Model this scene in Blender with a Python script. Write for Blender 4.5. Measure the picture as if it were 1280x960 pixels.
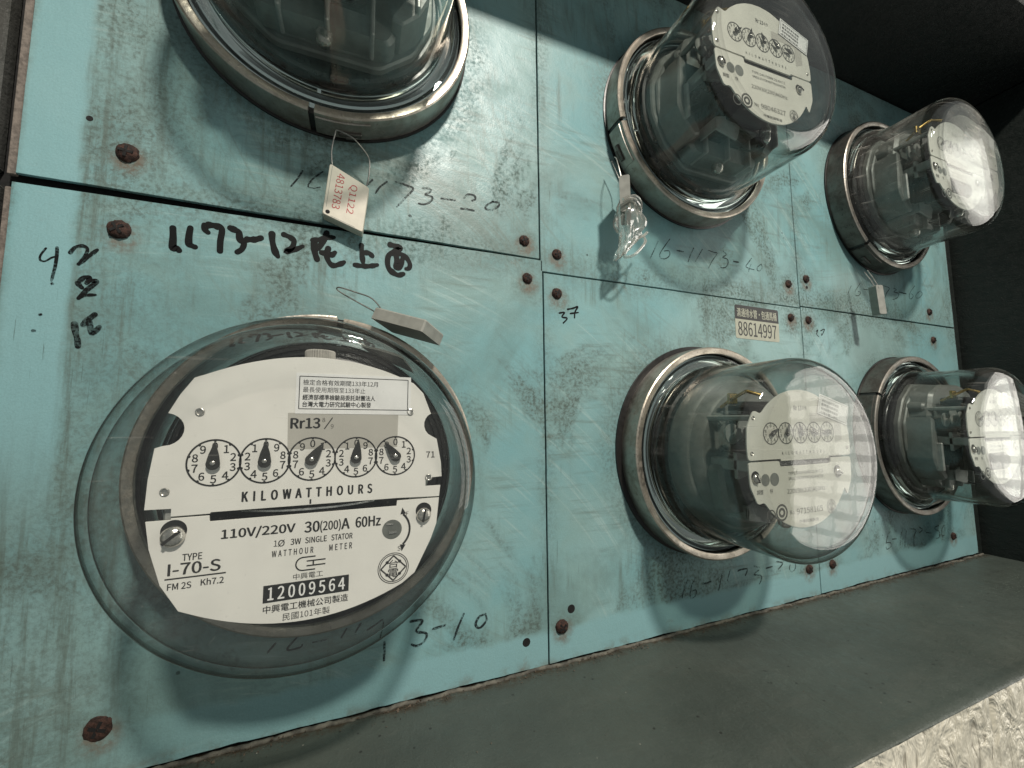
import bpy, bmesh, math, random
from mathutils import Vector, Matrix
random.seed(7)
PI = math.pi
sc = bpy.context.scene
for o in list(bpy.data.objects): bpy.data.objects.remove(o)

# ---------------------------------------------------------------- camera (millimetres: x right, y up, z out of the panel)
def P(x, y, z): return Vector((x*.001, -z*.001, y*.001))
cd = bpy.data.cameras.new('camera'); cam = bpy.data.objects.new('camera', cd); sc.collection.objects.link(cam)
cd.sensor_fit = 'HORIZONTAL'; cd.sensor_width = 36; cd.lens = 489.94/1280*36
cd.clip_start = .01; cd.clip_end = 100
yaw, pit, rol = -.3678, .0877, -.0075
def rows():
    Ry = Matrix(((math.cos(yaw),0,-math.sin(yaw)),(0,1,0),(math.sin(yaw),0,math.cos(yaw))))
    Rx = Matrix(((1,0,0),(0,math.cos(pit),math.sin(pit)),(0,-math.sin(pit),math.cos(pit))))
    Rz = Matrix(((math.cos(rol),math.sin(rol),0),(-math.sin(rol),math.cos(rol),0),(0,0,1)))
    return Rz@Rx@Ry
M3 = rows()
ax = [P(*M3[i])*1000 for i in range(3)]
cm = Matrix((ax[0], ax[1], ax[2])).transposed().to_4x4()
cm.translation = P(-14.93, 11.31, 267.81)
cam.matrix_world = cm
sc.camera = cam

# ---------------------------------------------------------------- light
w = bpy.data.worlds.new('World'); sc.world = w; w.use_nodes = True
bg = w.node_tree.nodes['Background']
bg.inputs[0].default_value = (.80, .86, .84, 1); bg.inputs[1].default_value = .24
def area(name, loc, target, sx, sy, power, color, stripes=False):
    L = bpy.data.lights.new(name, 'AREA'); L.shape = 'RECTANGLE'; L.size = sx*.001; L.size_y = sy*.001
    L.energy = power; L.color = color
    o = bpy.data.objects.new(name, L); sc.collection.objects.link(o)
    o.location = P(*loc); d = P(*target) - P(*loc)
    o.rotation_euler = d.to_track_quat('-Z', 'Y').to_euler()
    if stripes:
        L.use_nodes = True; nt = L.node_tree; em = nt.nodes['Emission']
        g = nt.nodes.new('ShaderNodeNewGeometry'); sp = nt.nodes.new('ShaderNodeSeparateXYZ'); nt.links.new(g.outputs['Parametric'], sp.inputs[0])
        def bars(out, n, duty):
            a = nt.nodes.new('ShaderNodeMath'); a.operation = 'MULTIPLY'; a.inputs[1].default_value = n; nt.links.new(out, a.inputs[0])
            b = nt.nodes.new('ShaderNodeMath'); b.operation = 'FRACT'; nt.links.new(a.outputs[0], b.inputs[0])
            c = nt.nodes.new('ShaderNodeMath'); c.operation = 'LESS_THAN'; c.inputs[1].default_value = duty; nt.links.new(b.outputs[0], c.inputs[0]); return c
        m = nt.nodes.new('ShaderNodeMath'); m.operation = 'MULTIPLY'
        nt.links.new(bars(sp.outputs[0], 7, .82).outputs[0], m.inputs[0]); nt.links.new(bars(sp.outputs[1], 17, .66).outputs[0], m.inputs[1])
        q = nt.nodes.new('ShaderNodeMath'); q.operation = 'MULTIPLY_ADD'; q.inputs[1].default_value = .38; q.inputs[2].default_value = .62
        nt.links.new(m.outputs[0], q.inputs[0]); nt.links.new(q.outputs[0], em.inputs['Strength'])
    return o
area('ceiling_lamp', (230, 1400, 1330), (230, 50, 0), 150, 80, 41, (1, .93, .83))
area('barred_window', (2500, 150, 960), (300, 100, 60), 1450, 2300, 30, (1, .95, .86), True)
sc.view_settings.view_transform = 'Standard'; sc.view_settings.look = 'None'
sc.view_settings.exposure = 0; sc.view_settings.gamma = 1
sc.cycles.max_bounces = 14; sc.cycles.transparent_max_bounces = 24; sc.cycles.transmission_bounces = 12
sc.cycles.glossy_bounces = 6; sc.cycles.diffuse_bounces = 3
sc.cycles.sample_clamp_indirect = 6
sc.cycles.caustics_refractive = True; sc.cycles.caustics_reflective = False
sc.cycles.use_denoising = True

# ---------------------------------------------------------------- materials
class N:
    """small node-tree builder"""
    def __init__(s, name):
        s.m = bpy.data.materials.new(name); s.m.use_nodes = True; s.t = s.m.node_tree
        s.b = s.t.nodes['Principled BSDF']; s.out = s.t.nodes['Material Output']
    def n(s, typ, **k):
        o = s.t.nodes.new(typ)
        for a, v in k.items(): setattr(o, a, v)
        return o
    def l(s, a, b):
        s.t.links.new(a, b)
    def put(s, sock, v):
        if hasattr(v, 'is_output') or isinstance(v, bpy.types.NodeSocket): s.l(v, sock)
        else:
            try: sock.default_value = v
            except Exception: sock.default_value = tuple(v) + (1,)
    def math(s, op, a, b=0, c=None, clamp=False):
        o = s.n('ShaderNodeMath', operation=op); o.use_clamp = clamp
        s.put(o.inputs[0], a); s.put(o.inputs[1], b)
        if c is not None: s.put(o.inputs[2], c)
        return o.outputs[0]
    def pos(s):
        if not hasattr(s, '_p'): s._p = s.n('ShaderNodeNewGeometry').outputs['Position']
        return s._p
    def obj(s):
        if not hasattr(s, '_o'): s._o = s.n('ShaderNodeTexCoord').outputs['Object']
        return s._o
    def map(s, vec, scale=(1,1,1), rot=(0,0,0), loc=(0,0,0)):
        o = s.n('ShaderNodeMapping'); s.l(vec, o.inputs[0])
        o.inputs['Location'].default_value = loc; o.inputs['Rotation'].default_value = rot; o.inputs['Scale'].default_value = scale
        return o.outputs[0]
    def noise(s, vec, scale, detail=4, rough=.55, dist=0):
        o = s.n('ShaderNodeTexNoise'); s.l(vec, o.inputs['Vector']); o.inputs['Scale'].default_value = scale
        o.inputs['Detail'].default_value = detail; o.inputs['Roughness'].default_value = rough; o.inputs['Distortion'].default_value = dist
        return o.outputs['Fac']
    def vor(s, vec, scale, feat='F1'):
        o = s.n('ShaderNodeTexVoronoi', feature=feat); s.l(vec, o.inputs['Vector']); o.inputs['Scale'].default_value = scale
        return o.outputs['Distance']
    def ramp(s, v, a, b, lo=0., hi=1.):
        o = s.n('ShaderNodeMapRange', interpolation_type='SMOOTHSTEP'); s.put(o.inputs[0], v)
        o.inputs[1].default_value = a; o.inputs[2].default_value = b; o.inputs[3].default_value = lo; o.inputs[4].default_value = hi
        return o.outputs[0]
    def mix(s, f, a, b, mode='MIX'):
        o = s.n('ShaderNodeMix', data_type='RGBA', blend_type=mode); s.put(o.inputs[0], f); s.put(o.inputs[6], a); s.put(o.inputs[7], b)
        return o.outputs[2]
    def bump(s, h, dist=.0005, strength=1.):
        o = s.n('ShaderNodeBump'); s.put(o.inputs['Height'], h); o.inputs['Distance'].default_value = dist; o.inputs['Strength'].default_value = strength
        s.l(o.outputs[0], s.b.inputs['Normal']); return o
    def set(s, **k):
        for a, v in k.items(): s.put(s.b.inputs[a.replace('_', ' ')], v)
        return s
def simple(name, col, rough=.5, metal=0., var=.12, nscale=300, bump=0.):
    n = N(name); f = n.noise(n.obj(), nscale, 5)
    c1 = tuple(min(1, c*(1+var)) for c in col); c0 = tuple(c*(1-var) for c in col)
    n.set(Base_Color=n.mix(n.ramp(f, .3, .7), c0, c1), Metallic=metal, Roughness=n.ramp(f, .2, .8, rough*.8, min(1, rough*1.25)))
    if bump: n.bump(f, bump)
    return n.m

INK = {
 'big': [(3.6, [(-116.8, 120.2),(-116.4, 115.0),(-116.2, 109.1),(-114.3, 108.6),(-113.3, 107.5)]),(3.6, [(-108.8, 121.6),(-109.2, 116.7),(-109.0, 112.3),(-107.3, 111.1),(-106.1, 110.7)]),(3.6, [(-102.3, 124.5),(-101.7, 121.6),(-100.4, 120.3)]),(3.6, [(-100.2, 124.9),(-96.8, 124.9),(-93.8, 123.3),(-94.2, 116.2),(-94.1, 110.1)]),(3.6, [(-89.6, 124.9),(-86.8, 123.9),(-85.3, 122.9),(-84.6, 119.0),(-82.5, 116.8),(-83.3, 113.0),(-85.5, 110.8)]),(3.6, [(-80.8, 119.3),(-77.0, 119.9),(-74.0, 121.3)]),(3.6, [(-68.3, 124.8),(-67.8, 119.8),(-66.3, 114.3),(-64.6, 111.1)]),(3.6, [(-61.9, 125.5),(-58.5, 124.3),(-56.3, 122.1),(-57.4, 117.6),(-60.3, 115.0),(-56.4, 116.3),(-51.5, 119.6)]),(3.6, [(-46.0, 124.5),(-42.2, 125.5),(-38.4, 127.2),(-33.8, 128.3)]),(3.6, [(-38.1, 130.6),(-39.6, 125.5),(-42.7, 119.5)]),(3.6, [(-45.0, 122.8),(-44.5, 117.0),(-43.1, 112.4)]),(3.6, [(-36.9, 120.4),(-37.7, 115.8),(-35.9, 111.2),(-33.3, 109.7),(-29.3, 111.4),(-27.4, 112.8)]),(3.6, [(-40.7, 117.2),(-37.4, 116.9),(-34.8, 116.6),(-32.9, 118.4)]),(3.6, [(-17.2, 125.7),(-16.8, 119.6),(-16.0, 114.4)]),(3.6, [(-16.0, 120.9),(-12.5, 121.0),(-10.4, 119.4)]),(3.6, [(-20.9, 111.8),(-15.8, 111.7),(-11.6, 112.3),(-7.1, 113.7)]),(3.6, [(0.9, 128.9),(6.0, 128.1),(7.5, 127.2),(3.9, 124.6),(0.3, 121.7),(-0.7, 117.3),(0.1, 112.7),(2.7, 110.0),(6.4, 108.5),(9.7, 109.7)]),(3.6, [(2.4, 122.8),(8.3, 123.3),(12.1, 120.7),(14.0, 117.0),(13.3, 114.1),(11.4, 113.5)]),(3.6, [(4.7, 122.0),(5.5, 118.2),(4.8, 114.1),(7.0, 113.3),(8.4, 117.0),(9.1, 121.1)]),(3.6, [(5.5, 118.2),(6.9, 116.8),(6.3, 113.6)])],
 'nums': [(0.9, [(-168.3, 100.4),(-170.0, 96.5),(-170.0, 94.0),(-168.2, 93.5),(-165.7, 95.8),(-163.8, 96.8)]),(1.4, [(-164.1, 101.4),(-163.9, 98.0),(-164.1, 91.7),(-164.8, 85.4),(-165.0, 83.6)]),(1.4, [(-164.6, 82.1),(-164.3, 82.0)]),(2.0, [(-158.8, 99.5),(-157.2, 102.5),(-154.5, 103.8),(-152.3, 102.6),(-152.8, 99.0),(-155.2, 93.9)]),(1.8, [(-155.2, 93.7),(-152.6, 97.1),(-148.3, 102.6)]),(2.3, [(-155.0, 83.8),(-154.0, 82.4),(-153.0, 81.3)]),(2.3, [(-153.9, 85.2),(-152.4, 87.0),(-150.6, 87.2),(-150.5, 85.7),(-151.3, 84.0)]),(2.4, [(-150.0, 85.4),(-147.4, 85.4),(-148.9, 83.0),(-151.1, 80.2),(-154.0, 75.5)]),(1.8, [(-154.0, 75.5),(-151.8, 77.3),(-147.4, 78.1)]),(2.6, [(-154.6, 61.8),(-153.9, 57.6),(-153.0, 54.0),(-152.5, 50.3)]),(2.6, [(-151.2, 61.8),(-149.5, 64.4),(-147.0, 67.5)]),(2.6, [(-149.1, 64.1),(-148.4, 61.1),(-147.5, 57.4),(-145.9, 59.1),(-144.7, 61.1)]),(1.4, [(-168.0, 65.6),(-167.6, 65.8)]),(1.4, [(-170.0, 57.2),(-169.3, 57.2)])],
 'u20': [(1.3, [(-53.2, 169.0),(-56.0, 162.9),(-59.3, 157.4)]),(1.0, [(-41.8, 171.0),(-47.4, 164.8),(-49.8, 159.5),(-47.2, 158.8),(-43.0, 160.3)]),(1.4, [(-11.5, 172.2),(-14.8, 167.6)]),(1.2, [(-2.1, 173.0),(-6.7, 168.1),(-9.3, 163.4)]),(1.4, [(3.8, 174.3),(11.1, 173.2),(15.4, 171.5),(10.0, 163.8),(4.7, 156.5)]),(1.3, [(21.6, 173.5),(27.3, 174.0),(26.7, 171.2),(23.6, 169.2),(28.7, 168.3),(27.4, 164.6),(23.0, 161.8),(19.3, 161.7)]),(1.5, [(35.1, 168.6),(45.0, 169.2)]),(1.4, [(51.7, 172.3),(54.4, 175.6),(59.2, 175.9),(60.3, 173.3),(57.8, 171.4)]),(1.4, [(49.7, 163.8),(54.4, 164.2),(59.2, 164.0)]),(1.4, [(74.0, 174.0),(69.0, 170.1),(68.3, 167.2),(73.3, 167.4),(78.3, 171.2),(78.4, 174.1),(73.3, 173.8)]),(1.8, [(13.2, 151.7),(13.9, 151.5)])],
 'u40': [(0.9, [(229.0, 168.0),(225.4, 161.2),(219.4, 150.7)]),(0.9, [(242.6, 172.3),(235.6, 163.7),(230.7, 156.9),(231.1, 152.8),(236.1, 152.8),(241.4, 156.6),(241.1, 160.8),(235.4, 159.9)]),(1.4, [(250.4, 162.7),(258.0, 162.6)]),(1.1, [(270.4, 168.1),(265.6, 159.7),(262.9, 153.8)]),(0.9, [(281.1, 168.6),(276.7, 162.3),(271.6, 155.3)]),(0.9, [(288.3, 168.7),(295.8, 167.6),(299.6, 167.2),(292.7, 158.8),(287.3, 150.7)]),(1.1, [(307.4, 170.8),(311.4, 167.9),(306.5, 164.2),(312.3, 163.5),(313.4, 159.7),(309.1, 154.6),(303.2, 153.8)]),(1.5, [(320.8, 162.2),(327.6, 162.4)]),(0.9, [(346.0, 169.2),(340.7, 163.5),(337.5, 159.0),(348.5, 157.6)]),(0.9, [(344.8, 163.0),(341.5, 157.5),(340.6, 154.3)]),(0.9, [(359.1, 165.0),(353.8, 161.2),(352.8, 157.9),(356.3, 157.4),(360.2, 161.5),(359.1, 165.0)])],
 'u60': [(0.9, [(504.5, 159.4),(496.5, 148.4)]),(0.9, [(522.2, 164.6),(511.7, 154.5),(511.0, 149.1),(517.4, 149.8),(521.5, 153.8),(516.6, 154.1)]),(0.9, [(527.7, 158.0),(538.6, 158.4)]),(0.9, [(567.2, 166.7),(579.3, 165.3),(572.8, 158.5),(568.0, 151.6)]),(0.9, [(587.2, 166.2),(594.1, 165.1),(588.0, 161.6),(597.3, 160.8),(594.9, 155.3),(584.1, 151.4)]),(1.4, [(600.0, 162.5),(614.5, 162.2)]),(0.9, [(635.6, 174.7),(625.0, 166.2),(620.5, 159.0),(624.2, 156.5),(629.9, 161.0),(626.2, 163.5)]),(0.9, [(645.6, 169.0),(637.0, 163.7),(636.3, 159.2),(644.1, 160.5),(651.1, 166.2),(647.3, 169.2)])],
 'l10': [(1.1, [(-57.1, -115.1),(-60.7, -119.2)]),(1.1, [(-46.3, -114.0),(-50.5, -118.4),(-49.9, -120.1),(-44.4, -119.7),(-43.3, -118.3)]),(1.0, [(-37.7, -118.3),(-30.8, -118.2)]),(1.0, [(-19.7, -114.0),(-22.5, -118.6)]),(1.0, [(-11.8, -112.6),(-14.7, -117.0)]),(1.0, [(-8.0, -117.1),(-3.0, -114.8),(1.4, -113.1),(-0.3, -123.0)]),(1.6, [(2.3, -126.1),(2.2, -136.8)]),(1.4, [(17.9, -116.8),(25.4, -117.7),(21.4, -123.3),(27.8, -125.9),(26.9, -130.3),(22.2, -132.4),(18.8, -130.9)]),(1.8, [(32.4, -124.1),(40.1, -123.1)]),(1.5, [(52.5, -118.3),(48.8, -125.8),(45.9, -133.2)]),(1.5, [(67.5, -120.9),(63.0, -122.2),(60.7, -126.7),(63.7, -129.3),(68.3, -125.3),(67.5, -120.9)])],
 'l30': [(1.1, [(245.3, -125.7),(241.5, -131.3),(238.8, -138.6)]),(1.1, [(253.9, -124.6),(249.0, -131.6),(247.5, -137.4),(248.4, -140.7),(253.2, -139.2),(254.4, -135.1),(251.1, -134.6)]),(1.6, [(262.0, -130.8),(266.9, -130.9),(271.2, -130.2)]),(1.1, [(284.3, -125.5),(282.1, -132.3),(279.5, -139.2)]),(0.9, [(294.2, -124.1),(290.3, -132.6)]),(1.3, [(303.5, -126.2),(307.7, -125.6),(315.4, -126.2),(312.5, -131.3)]),(1.3, [(323.9, -124.6),(331.2, -127.9),(323.3, -132.0),(332.0, -134.2),(332.3, -138.0),(329.3, -141.3)]),(1.3, [(339.4, -128.8),(348.0, -128.3)]),(1.3, [(354.1, -124.8),(361.9, -127.3),(355.6, -131.8)]),(0.9, [(372.0, -130.2),(370.8, -133.9),(374.3, -136.9),(379.1, -134.1),(379.5, -130.2)])],
 'l50': [(0.9, [(522.3, -119.0),(523.3, -119.7)]),(1.1, [(536.8, -117.1),(532.2, -119.9),(527.6, -128.7)]),(1.1, [(528.6, -127.9),(535.8, -128.8),(536.0, -133.0),(528.3, -134.9),(527.1, -132.4)]),(1.3, [(540.0, -125.5),(547.9, -125.9)]),(1.1, [(558.2, -119.9),(555.5, -126.3),(553.5, -133.2)]),(1.1, [(567.8, -119.5),(564.7, -127.3),(562.0, -135.7)]),(1.3, [(575.0, -118.0),(587.0, -120.5),(581.2, -128.2),(580.5, -137.9)]),(1.3, [(594.6, -118.4),(600.4, -121.5),(593.6, -124.2)]),(1.4, [(607.9, -125.7),(618.8, -127.4)]),(1.5, [(635.4, -120.5),(627.6, -121.3),(627.0, -124.3),(635.1, -127.2),(633.8, -134.1),(627.0, -134.4)]),(1.2, [(646.9, -121.2),(641.2, -125.8),(640.8, -132.9),(646.9, -131.5),(648.7, -122.4)]),(0.9, [(511.8, -132.4),(511.9, -135.2)])],
 'l37': [(1.5, [(128.5, 93.4),(133.1, 94.3),(130.7, 90.5),(135.4, 89.8),(131.8, 85.7)]),(1.5, [(136.0, 97.1),(140.8, 98.4),(145.1, 100.1),(142.6, 95.6),(142.0, 90.8)]),(1.5, [(138.3, 93.9),(145.5, 95.4)])],
 'l37b': [(1.2, [(436.6, 101.5),(439.8, 103.2),(437.2, 98.7),(440.3, 96.1)]),(1.2, [(444.1, 102.6),(450.9, 104.9),(445.7, 97.9),(445.0, 99.8)])],
}


SCREWS = {'A': [(-139,159.3,5.2),(99.1,147.5,4.2)], 'B': [(127.2,140.8,4.2),(397.6,148.8,4.2)], 'E': [(426.1,157.5,4.4),(662.4,143.4,4.4)],
 'C': [(-140,115.2,5.2),(101.4,118,4.2),(-132.4,-139.9,5.8)], 'D': [(126.6,108.8,4.4),(397.6,113.1,4.2),(125.6,-140.1,5.),(398.4,-137.6,4.4)],
 'F': [(425,112.9,4.2),(665,107.2,4.4),(433.8,-137.8,4.4),(664.7,-136,4.4)]}
HOLES = {'A': [(-156.2,175.2,1.2)], 'B': [], 'E': [(427,148.6,1.3)], 'C': [(97.7,-145.6,2.3)], 'D': [(133.9,-129.3,2.4)], 'F': []}
METERS = {'A': (-38, 284.8), 'B': (265.1, 276.8), 'E': (560.6, 269.7), 'C': (-35, -17), 'D': (270.7, -17.5), 'F': (575.5, -10.1)}

def panel_material():
    n = N('worn_blue_paint'); p = n.pos()
    sp = n.n('ShaderNodeSeparateXYZ'); n.l(p, sp.inputs[0]); X = n.math('MULTIPLY', sp.outputs[0], 1000); Y = n.math('MULTIPLY', sp.outputs[2], 1000)
    big = n.noise(p, 6, 5, .6); mid = n.noise(p, 26, 6, .65, .6); fine = n.noise(p, 420, 4, .7); speck = n.noise(p, 1100, 3, .6)
    # polar coordinates about the centre of the meter of each cell
    cx = n.math('SUBTRACT', n.math('FLOORED_MODULO', n.math('ADD', X, 185), 300), 150)
    cy = n.math('SUBTRACT', n.math('FLOORED_MODULO', n.math('ADD', Y, 165), 296), 149)
    r = n.math('SQRT', n.math('ADD', n.math('MULTIPLY', cx, cx), n.math('MULTIPLY', cy, cy)))
    def polar(ox, oy, kr, ka):
        ax_, ay_ = n.math('SUBTRACT', X, ox), n.math('SUBTRACT', Y, oy)
        rr = n.math('SQRT', n.math('ADD', n.math('MULTIPLY', ax_, ax_), n.math('MULTIPLY', ay_, ay_))); c = n.n('ShaderNodeCombineXYZ')
        n.put(c.inputs[0], n.math('MULTIPLY', rr, kr)); n.put(c.inputs[1], n.math('MULTIPLY', n.math('ARCTAN2', ay_, ax_), ka)); return c.outputs[0], rr
    arc1, _ = polar(-90, -260, .30, 2.2); arc2, rA = polar(-20, 52, .42, 1.6); arc3, _ = polar(420, 420, .26, 3.)
    def streak(vec, lo, hi, detail=7): return n.ramp(n.noise(vec, 1, detail, .74), lo, hi)
    s_up = n.noise(n.map(p, (140, 140, 10), (0, .10, 0)), 1, 6, .72); s_di = n.noise(n.map(p, (16, 60, 190), (0, -.55, 0)), 1, 6, .72); s_di2 = n.noise(n.map(p, (190, 60, 14), (0, .6, 0)), 1, 6, .72)
    m1 = n.noise(p, 11, 3, .5); m2 = n.noise(n.map(p, loc=(4, 2, 7)), 12, 3, .5); m3 = n.noise(n.map(p, loc=(9, 5, 1)), 9, 3, .5)
    col = n.mix(n.ramp(big, .38, .64), (.198, .395, .418, 1), (.265, .43, .43, 1))
    col = n.mix(n.ramp(mid, .42, .75, 0, .55), col, (.215, .345, .32, 1))
    col = n.mix(n.ramp(n.noise(n.map(p, loc=(2, 8, 3)), 7.5, 6, .62, 1.1), .47, .68, 0, .55), col, (.13, .205, .19, 1))
    # chalky wipe marks that follow the sweep of a hand round the meters
    col = n.mix(n.math('MULTIPLY', n.math('MULTIPLY', streak(arc1, .5, .66), n.ramp(m1, .45, .6)), .5), col, (.44, .58, .555, 1))
    col = n.mix(n.math('MULTIPLY', n.math('MULTIPLY', streak(arc3, .48, .66), n.ramp(m3, .45, .6)), .45), col, (.17, .235, .21, 1))
    # the dark sweep below the top left meter
    band = n.math('MULTIPLY', n.ramp(rA, 147, 140), n.math('MULTIPLY', n.ramp(rA, 96, 125), n.ramp(X, -60, -15)))
    band = n.math('MULTIPLY', band, n.math('MULTIPLY', n.ramp(X, 118, 108), n.ramp(Y, 128, 140)))
    col = n.mix(n.math('MULTIPLY', n.math('MULTIPLY', band, streak(arc2, .30, .62)), .75), col, (.155, .21, .19, 1))
    left = n.ramp(n.math('ADD', X, n.math('MULTIPLY', mid, 70)), -45, -120)
    col = n.mix(n.math('MULTIPLY', n.ramp(s_up, .47, .66), n.math('MAXIMUM', n.math('MULTIPLY', left, .85), n.ramp(m2, .52, .64, 0, .6))), col, (.12, .165, .145, 1))
    col = n.mix(n.math('MULTIPLY', n.ramp(s_di, .48, .68), n.ramp(m1, .48, .60, 0, .62)), col, (.145, .20, .18, 1))
    col = n.mix(n.math('MULTIPLY', n.ramp(s_di2, .50, .68), n.ramp(m3, .50, .60, 0, .6)), col, (.15, .21, .185, 1))
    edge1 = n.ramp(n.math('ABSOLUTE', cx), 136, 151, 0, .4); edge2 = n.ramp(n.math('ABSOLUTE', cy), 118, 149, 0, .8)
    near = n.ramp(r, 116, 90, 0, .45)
    scr = None; halo = None
    for k in 'ABCDEF':
        for sx, sy, sr in SCREWS[k]:
            v = n.n('ShaderNodeVectorMath', operation='DISTANCE'); n.l(p, v.inputs[0]); v.inputs[1].default_value = P(sx+1, sy-4, 0)
            d = n.ramp(v.outputs['Value'], .024, .003, 0, .8)
            scr = d if scr is None else n.math('MAXIMUM', scr, d)
            d2 = n.ramp(v.outputs['Value'], .0115, .0045, 0, 1.); halo = d2 if halo is None else n.math('MAXIMUM', halo, d2)
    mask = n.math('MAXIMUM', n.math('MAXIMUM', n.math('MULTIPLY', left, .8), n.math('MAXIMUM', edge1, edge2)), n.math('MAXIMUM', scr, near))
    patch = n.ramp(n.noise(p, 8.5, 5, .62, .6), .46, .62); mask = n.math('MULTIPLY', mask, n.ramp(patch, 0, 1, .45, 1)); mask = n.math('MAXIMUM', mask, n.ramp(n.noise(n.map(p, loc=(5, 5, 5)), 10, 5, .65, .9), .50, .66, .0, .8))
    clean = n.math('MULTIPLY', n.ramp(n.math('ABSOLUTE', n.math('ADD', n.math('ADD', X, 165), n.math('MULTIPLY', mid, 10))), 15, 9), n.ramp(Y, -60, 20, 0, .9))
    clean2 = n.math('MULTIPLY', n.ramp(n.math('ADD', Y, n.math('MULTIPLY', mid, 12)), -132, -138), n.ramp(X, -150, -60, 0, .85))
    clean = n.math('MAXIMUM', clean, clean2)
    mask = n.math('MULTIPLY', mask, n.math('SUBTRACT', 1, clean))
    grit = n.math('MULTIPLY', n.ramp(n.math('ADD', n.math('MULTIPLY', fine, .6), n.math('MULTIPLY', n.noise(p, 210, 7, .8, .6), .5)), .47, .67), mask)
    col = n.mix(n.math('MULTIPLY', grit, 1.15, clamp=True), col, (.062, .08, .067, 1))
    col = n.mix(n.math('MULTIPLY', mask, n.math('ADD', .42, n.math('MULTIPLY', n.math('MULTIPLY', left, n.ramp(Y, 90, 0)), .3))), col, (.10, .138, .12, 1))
    col = n.mix(clean, col, (.24, .435, .46, 1))
    br = n.math('MULTIPLY', n.ramp(n.math('ADD', Y, n.math('MULTIPLY', mid, 14)), -149, -160), n.ramp(n.noise(p, 60, 5, .7), .45, .62))
    col = n.mix(n.math('MULTIPLY', br, .6), col, (.14, .11, .07, 1))
    rust = n.ramp(n.noise(p, 45, 5, .7, .5), .62, .75, 0, .7)
    col = n.mix(n.math('MULTIPLY', rust, n.math('MAXIMUM', edge2, edge1)), col, (.17, .10, .06, 1))
    col = n.mix(n.math('MULTIPLY', halo, n.ramp(n.noise(p, 160, 4, .7), .35, .6, .1, .7)), col, (.15, .095, .06, 1))
    pin = n.math('MULTIPLY', n.ramp(n.vor(p, 45), .055, .03), n.ramp(n.noise(p, 17, 2), .53, .6))
    col = n.mix(pin, col, (.02, .03, .025, 1))
    scrv = n.noise(n.map(p, (30, 30, 900), (0, .7, 0)), 1, 2); scrm = n.math('MULTIPLY', n.ramp(scrv, .68, .71), n.ramp(n.noise(p, 18, 2), .48, .58))
    col = n.mix(n.math('MULTIPLY', scrm, .22), col, (.42, .56, .55, 1))
    hair = n.math('MULTIPLY', n.ramp(n.noise(n.map(p, (700, 30, 22), (0, .35, 0)), 1, 3), .67, .70), n.ramp(m2, .48, .58))
    col = n.mix(n.math('MULTIPLY', hair, .6), col, (.07, .10, .09, 1))
    col = n.mix(n.ramp(speck, .35, .7, 0, .14), col, (.09, .13, .12, 1))
    n.set(Base_Color=col, Roughness=n.ramp(n.math('ADD', mid, grit), .3, 1.1, .33, .78), Specular_IOR_Level=.4)
    n.bump(n.math('ADD', n.math('MULTIPLY', n.noise(p, 90, 4, .6), .5), n.math('MULTIPLY', n.noise(p, 800, 3, .6), .16)), .0006, .8)
    return n.m
def paint_material(name, c, rough=.5, br=.4, foot=False):
    n = N(name); p = n.pos()
    f = n.noise(p, 9, 6, .6); g = n.noise(p, 160, 5, .65); s = n.noise(n.map(p, (60, 60, 60)), 10, 3, .6)
    col = n.mix(n.ramp(f, .3, .7), tuple(x*.82 for x in c), tuple(x*1.15 for x in c))
    col = n.mix(n.ramp(n.noise(p, 5, 3), .4, .75, 0, br), col, (c[0]*1.0, c[1]*.82, c[2]*.62))
    col = n.mix(n.ramp(n.vor(p, 90), .10, .05, 0, .8), col, (.02, .02, .018))
    if foot: col = n.mix(n.math('MULTIPLY', n.ramp(n.vor(n.map(p, loc=(3, 1, 2)), 120), .07, .03), n.ramp(f, .5, .6)), col, (.35, .33, .28))
    if foot:   # dirt gathered along the foot of the sheets
        sp = n.n('ShaderNodeSeparateXYZ'); n.l(p, sp.inputs[0]); d = n.math('ADD', n.math('MULTIPLY', sp.outputs[1], -1000), n.math('MULTIPLY', n.noise(p, 50, 5, .7), 22))
        col = n.mix(n.math('MULTIPLY', n.ramp(d, 22, 11), n.ramp(n.noise(p, 130, 5, .7), .36, .56)), col, (.05, .036, .022))
        col = n.mix(n.math('MULTIPLY', n.ramp(n.noise(n.map(p, (1, 2.5, 1)), 14, 6, .7), .5, .7), .16), col, (.13, .135, .115))
        col = n.mix(n.math('MULTIPLY', n.ramp(n.noise(n.map(p, (1, 2.5, 1), loc=(3, 3, 3)), 22, 6, .75), .53, .7), .28), col, (.05, .054, .045))
    n.set(Base_Color=col, Roughness=n.ramp(g, .3, .7, rough*.8, rough*1.3), Specular_IOR_Level=.35)
    n.bump(n.math('ADD', n.math('MULTIPLY', n.noise(n.map(p, (1, .35, 1)), 110, 4, .6, .5), 1.), n.math('MULTIPLY', s, .35)), .0012, .8)
    return n.m
def metal_material(name, c, rough, stain, wear=.5):
    n = N(name); p = n.obj()
    f = n.noise(p, 60, 6, .7); g = n.noise(p, 300, 5, .7); k = n.noise(p, 1200, 3, .6)
    col = n.mix(n.ramp(f, .35, .7), c, stain)
    col = n.mix(n.ramp(g, .55, .72, 0, wear), col, tuple(x*.25 for x in stain))
    col = n.mix(n.ramp(k, .62, .74, 0, .7*wear), col, (.03, .025, .02))
    n.set(Base_Color=col, Metallic=n.ramp(g, .4, .75, .95, .45), Roughness=n.ramp(f, .3, .7, rough*.8, rough*1.35))
    n.bump(g, .0003, .6)
    return n.m
def glass_clear(name, pw=3.2, *a, **k):
    return glass_clear_(name, pw, *a, **k)
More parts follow.
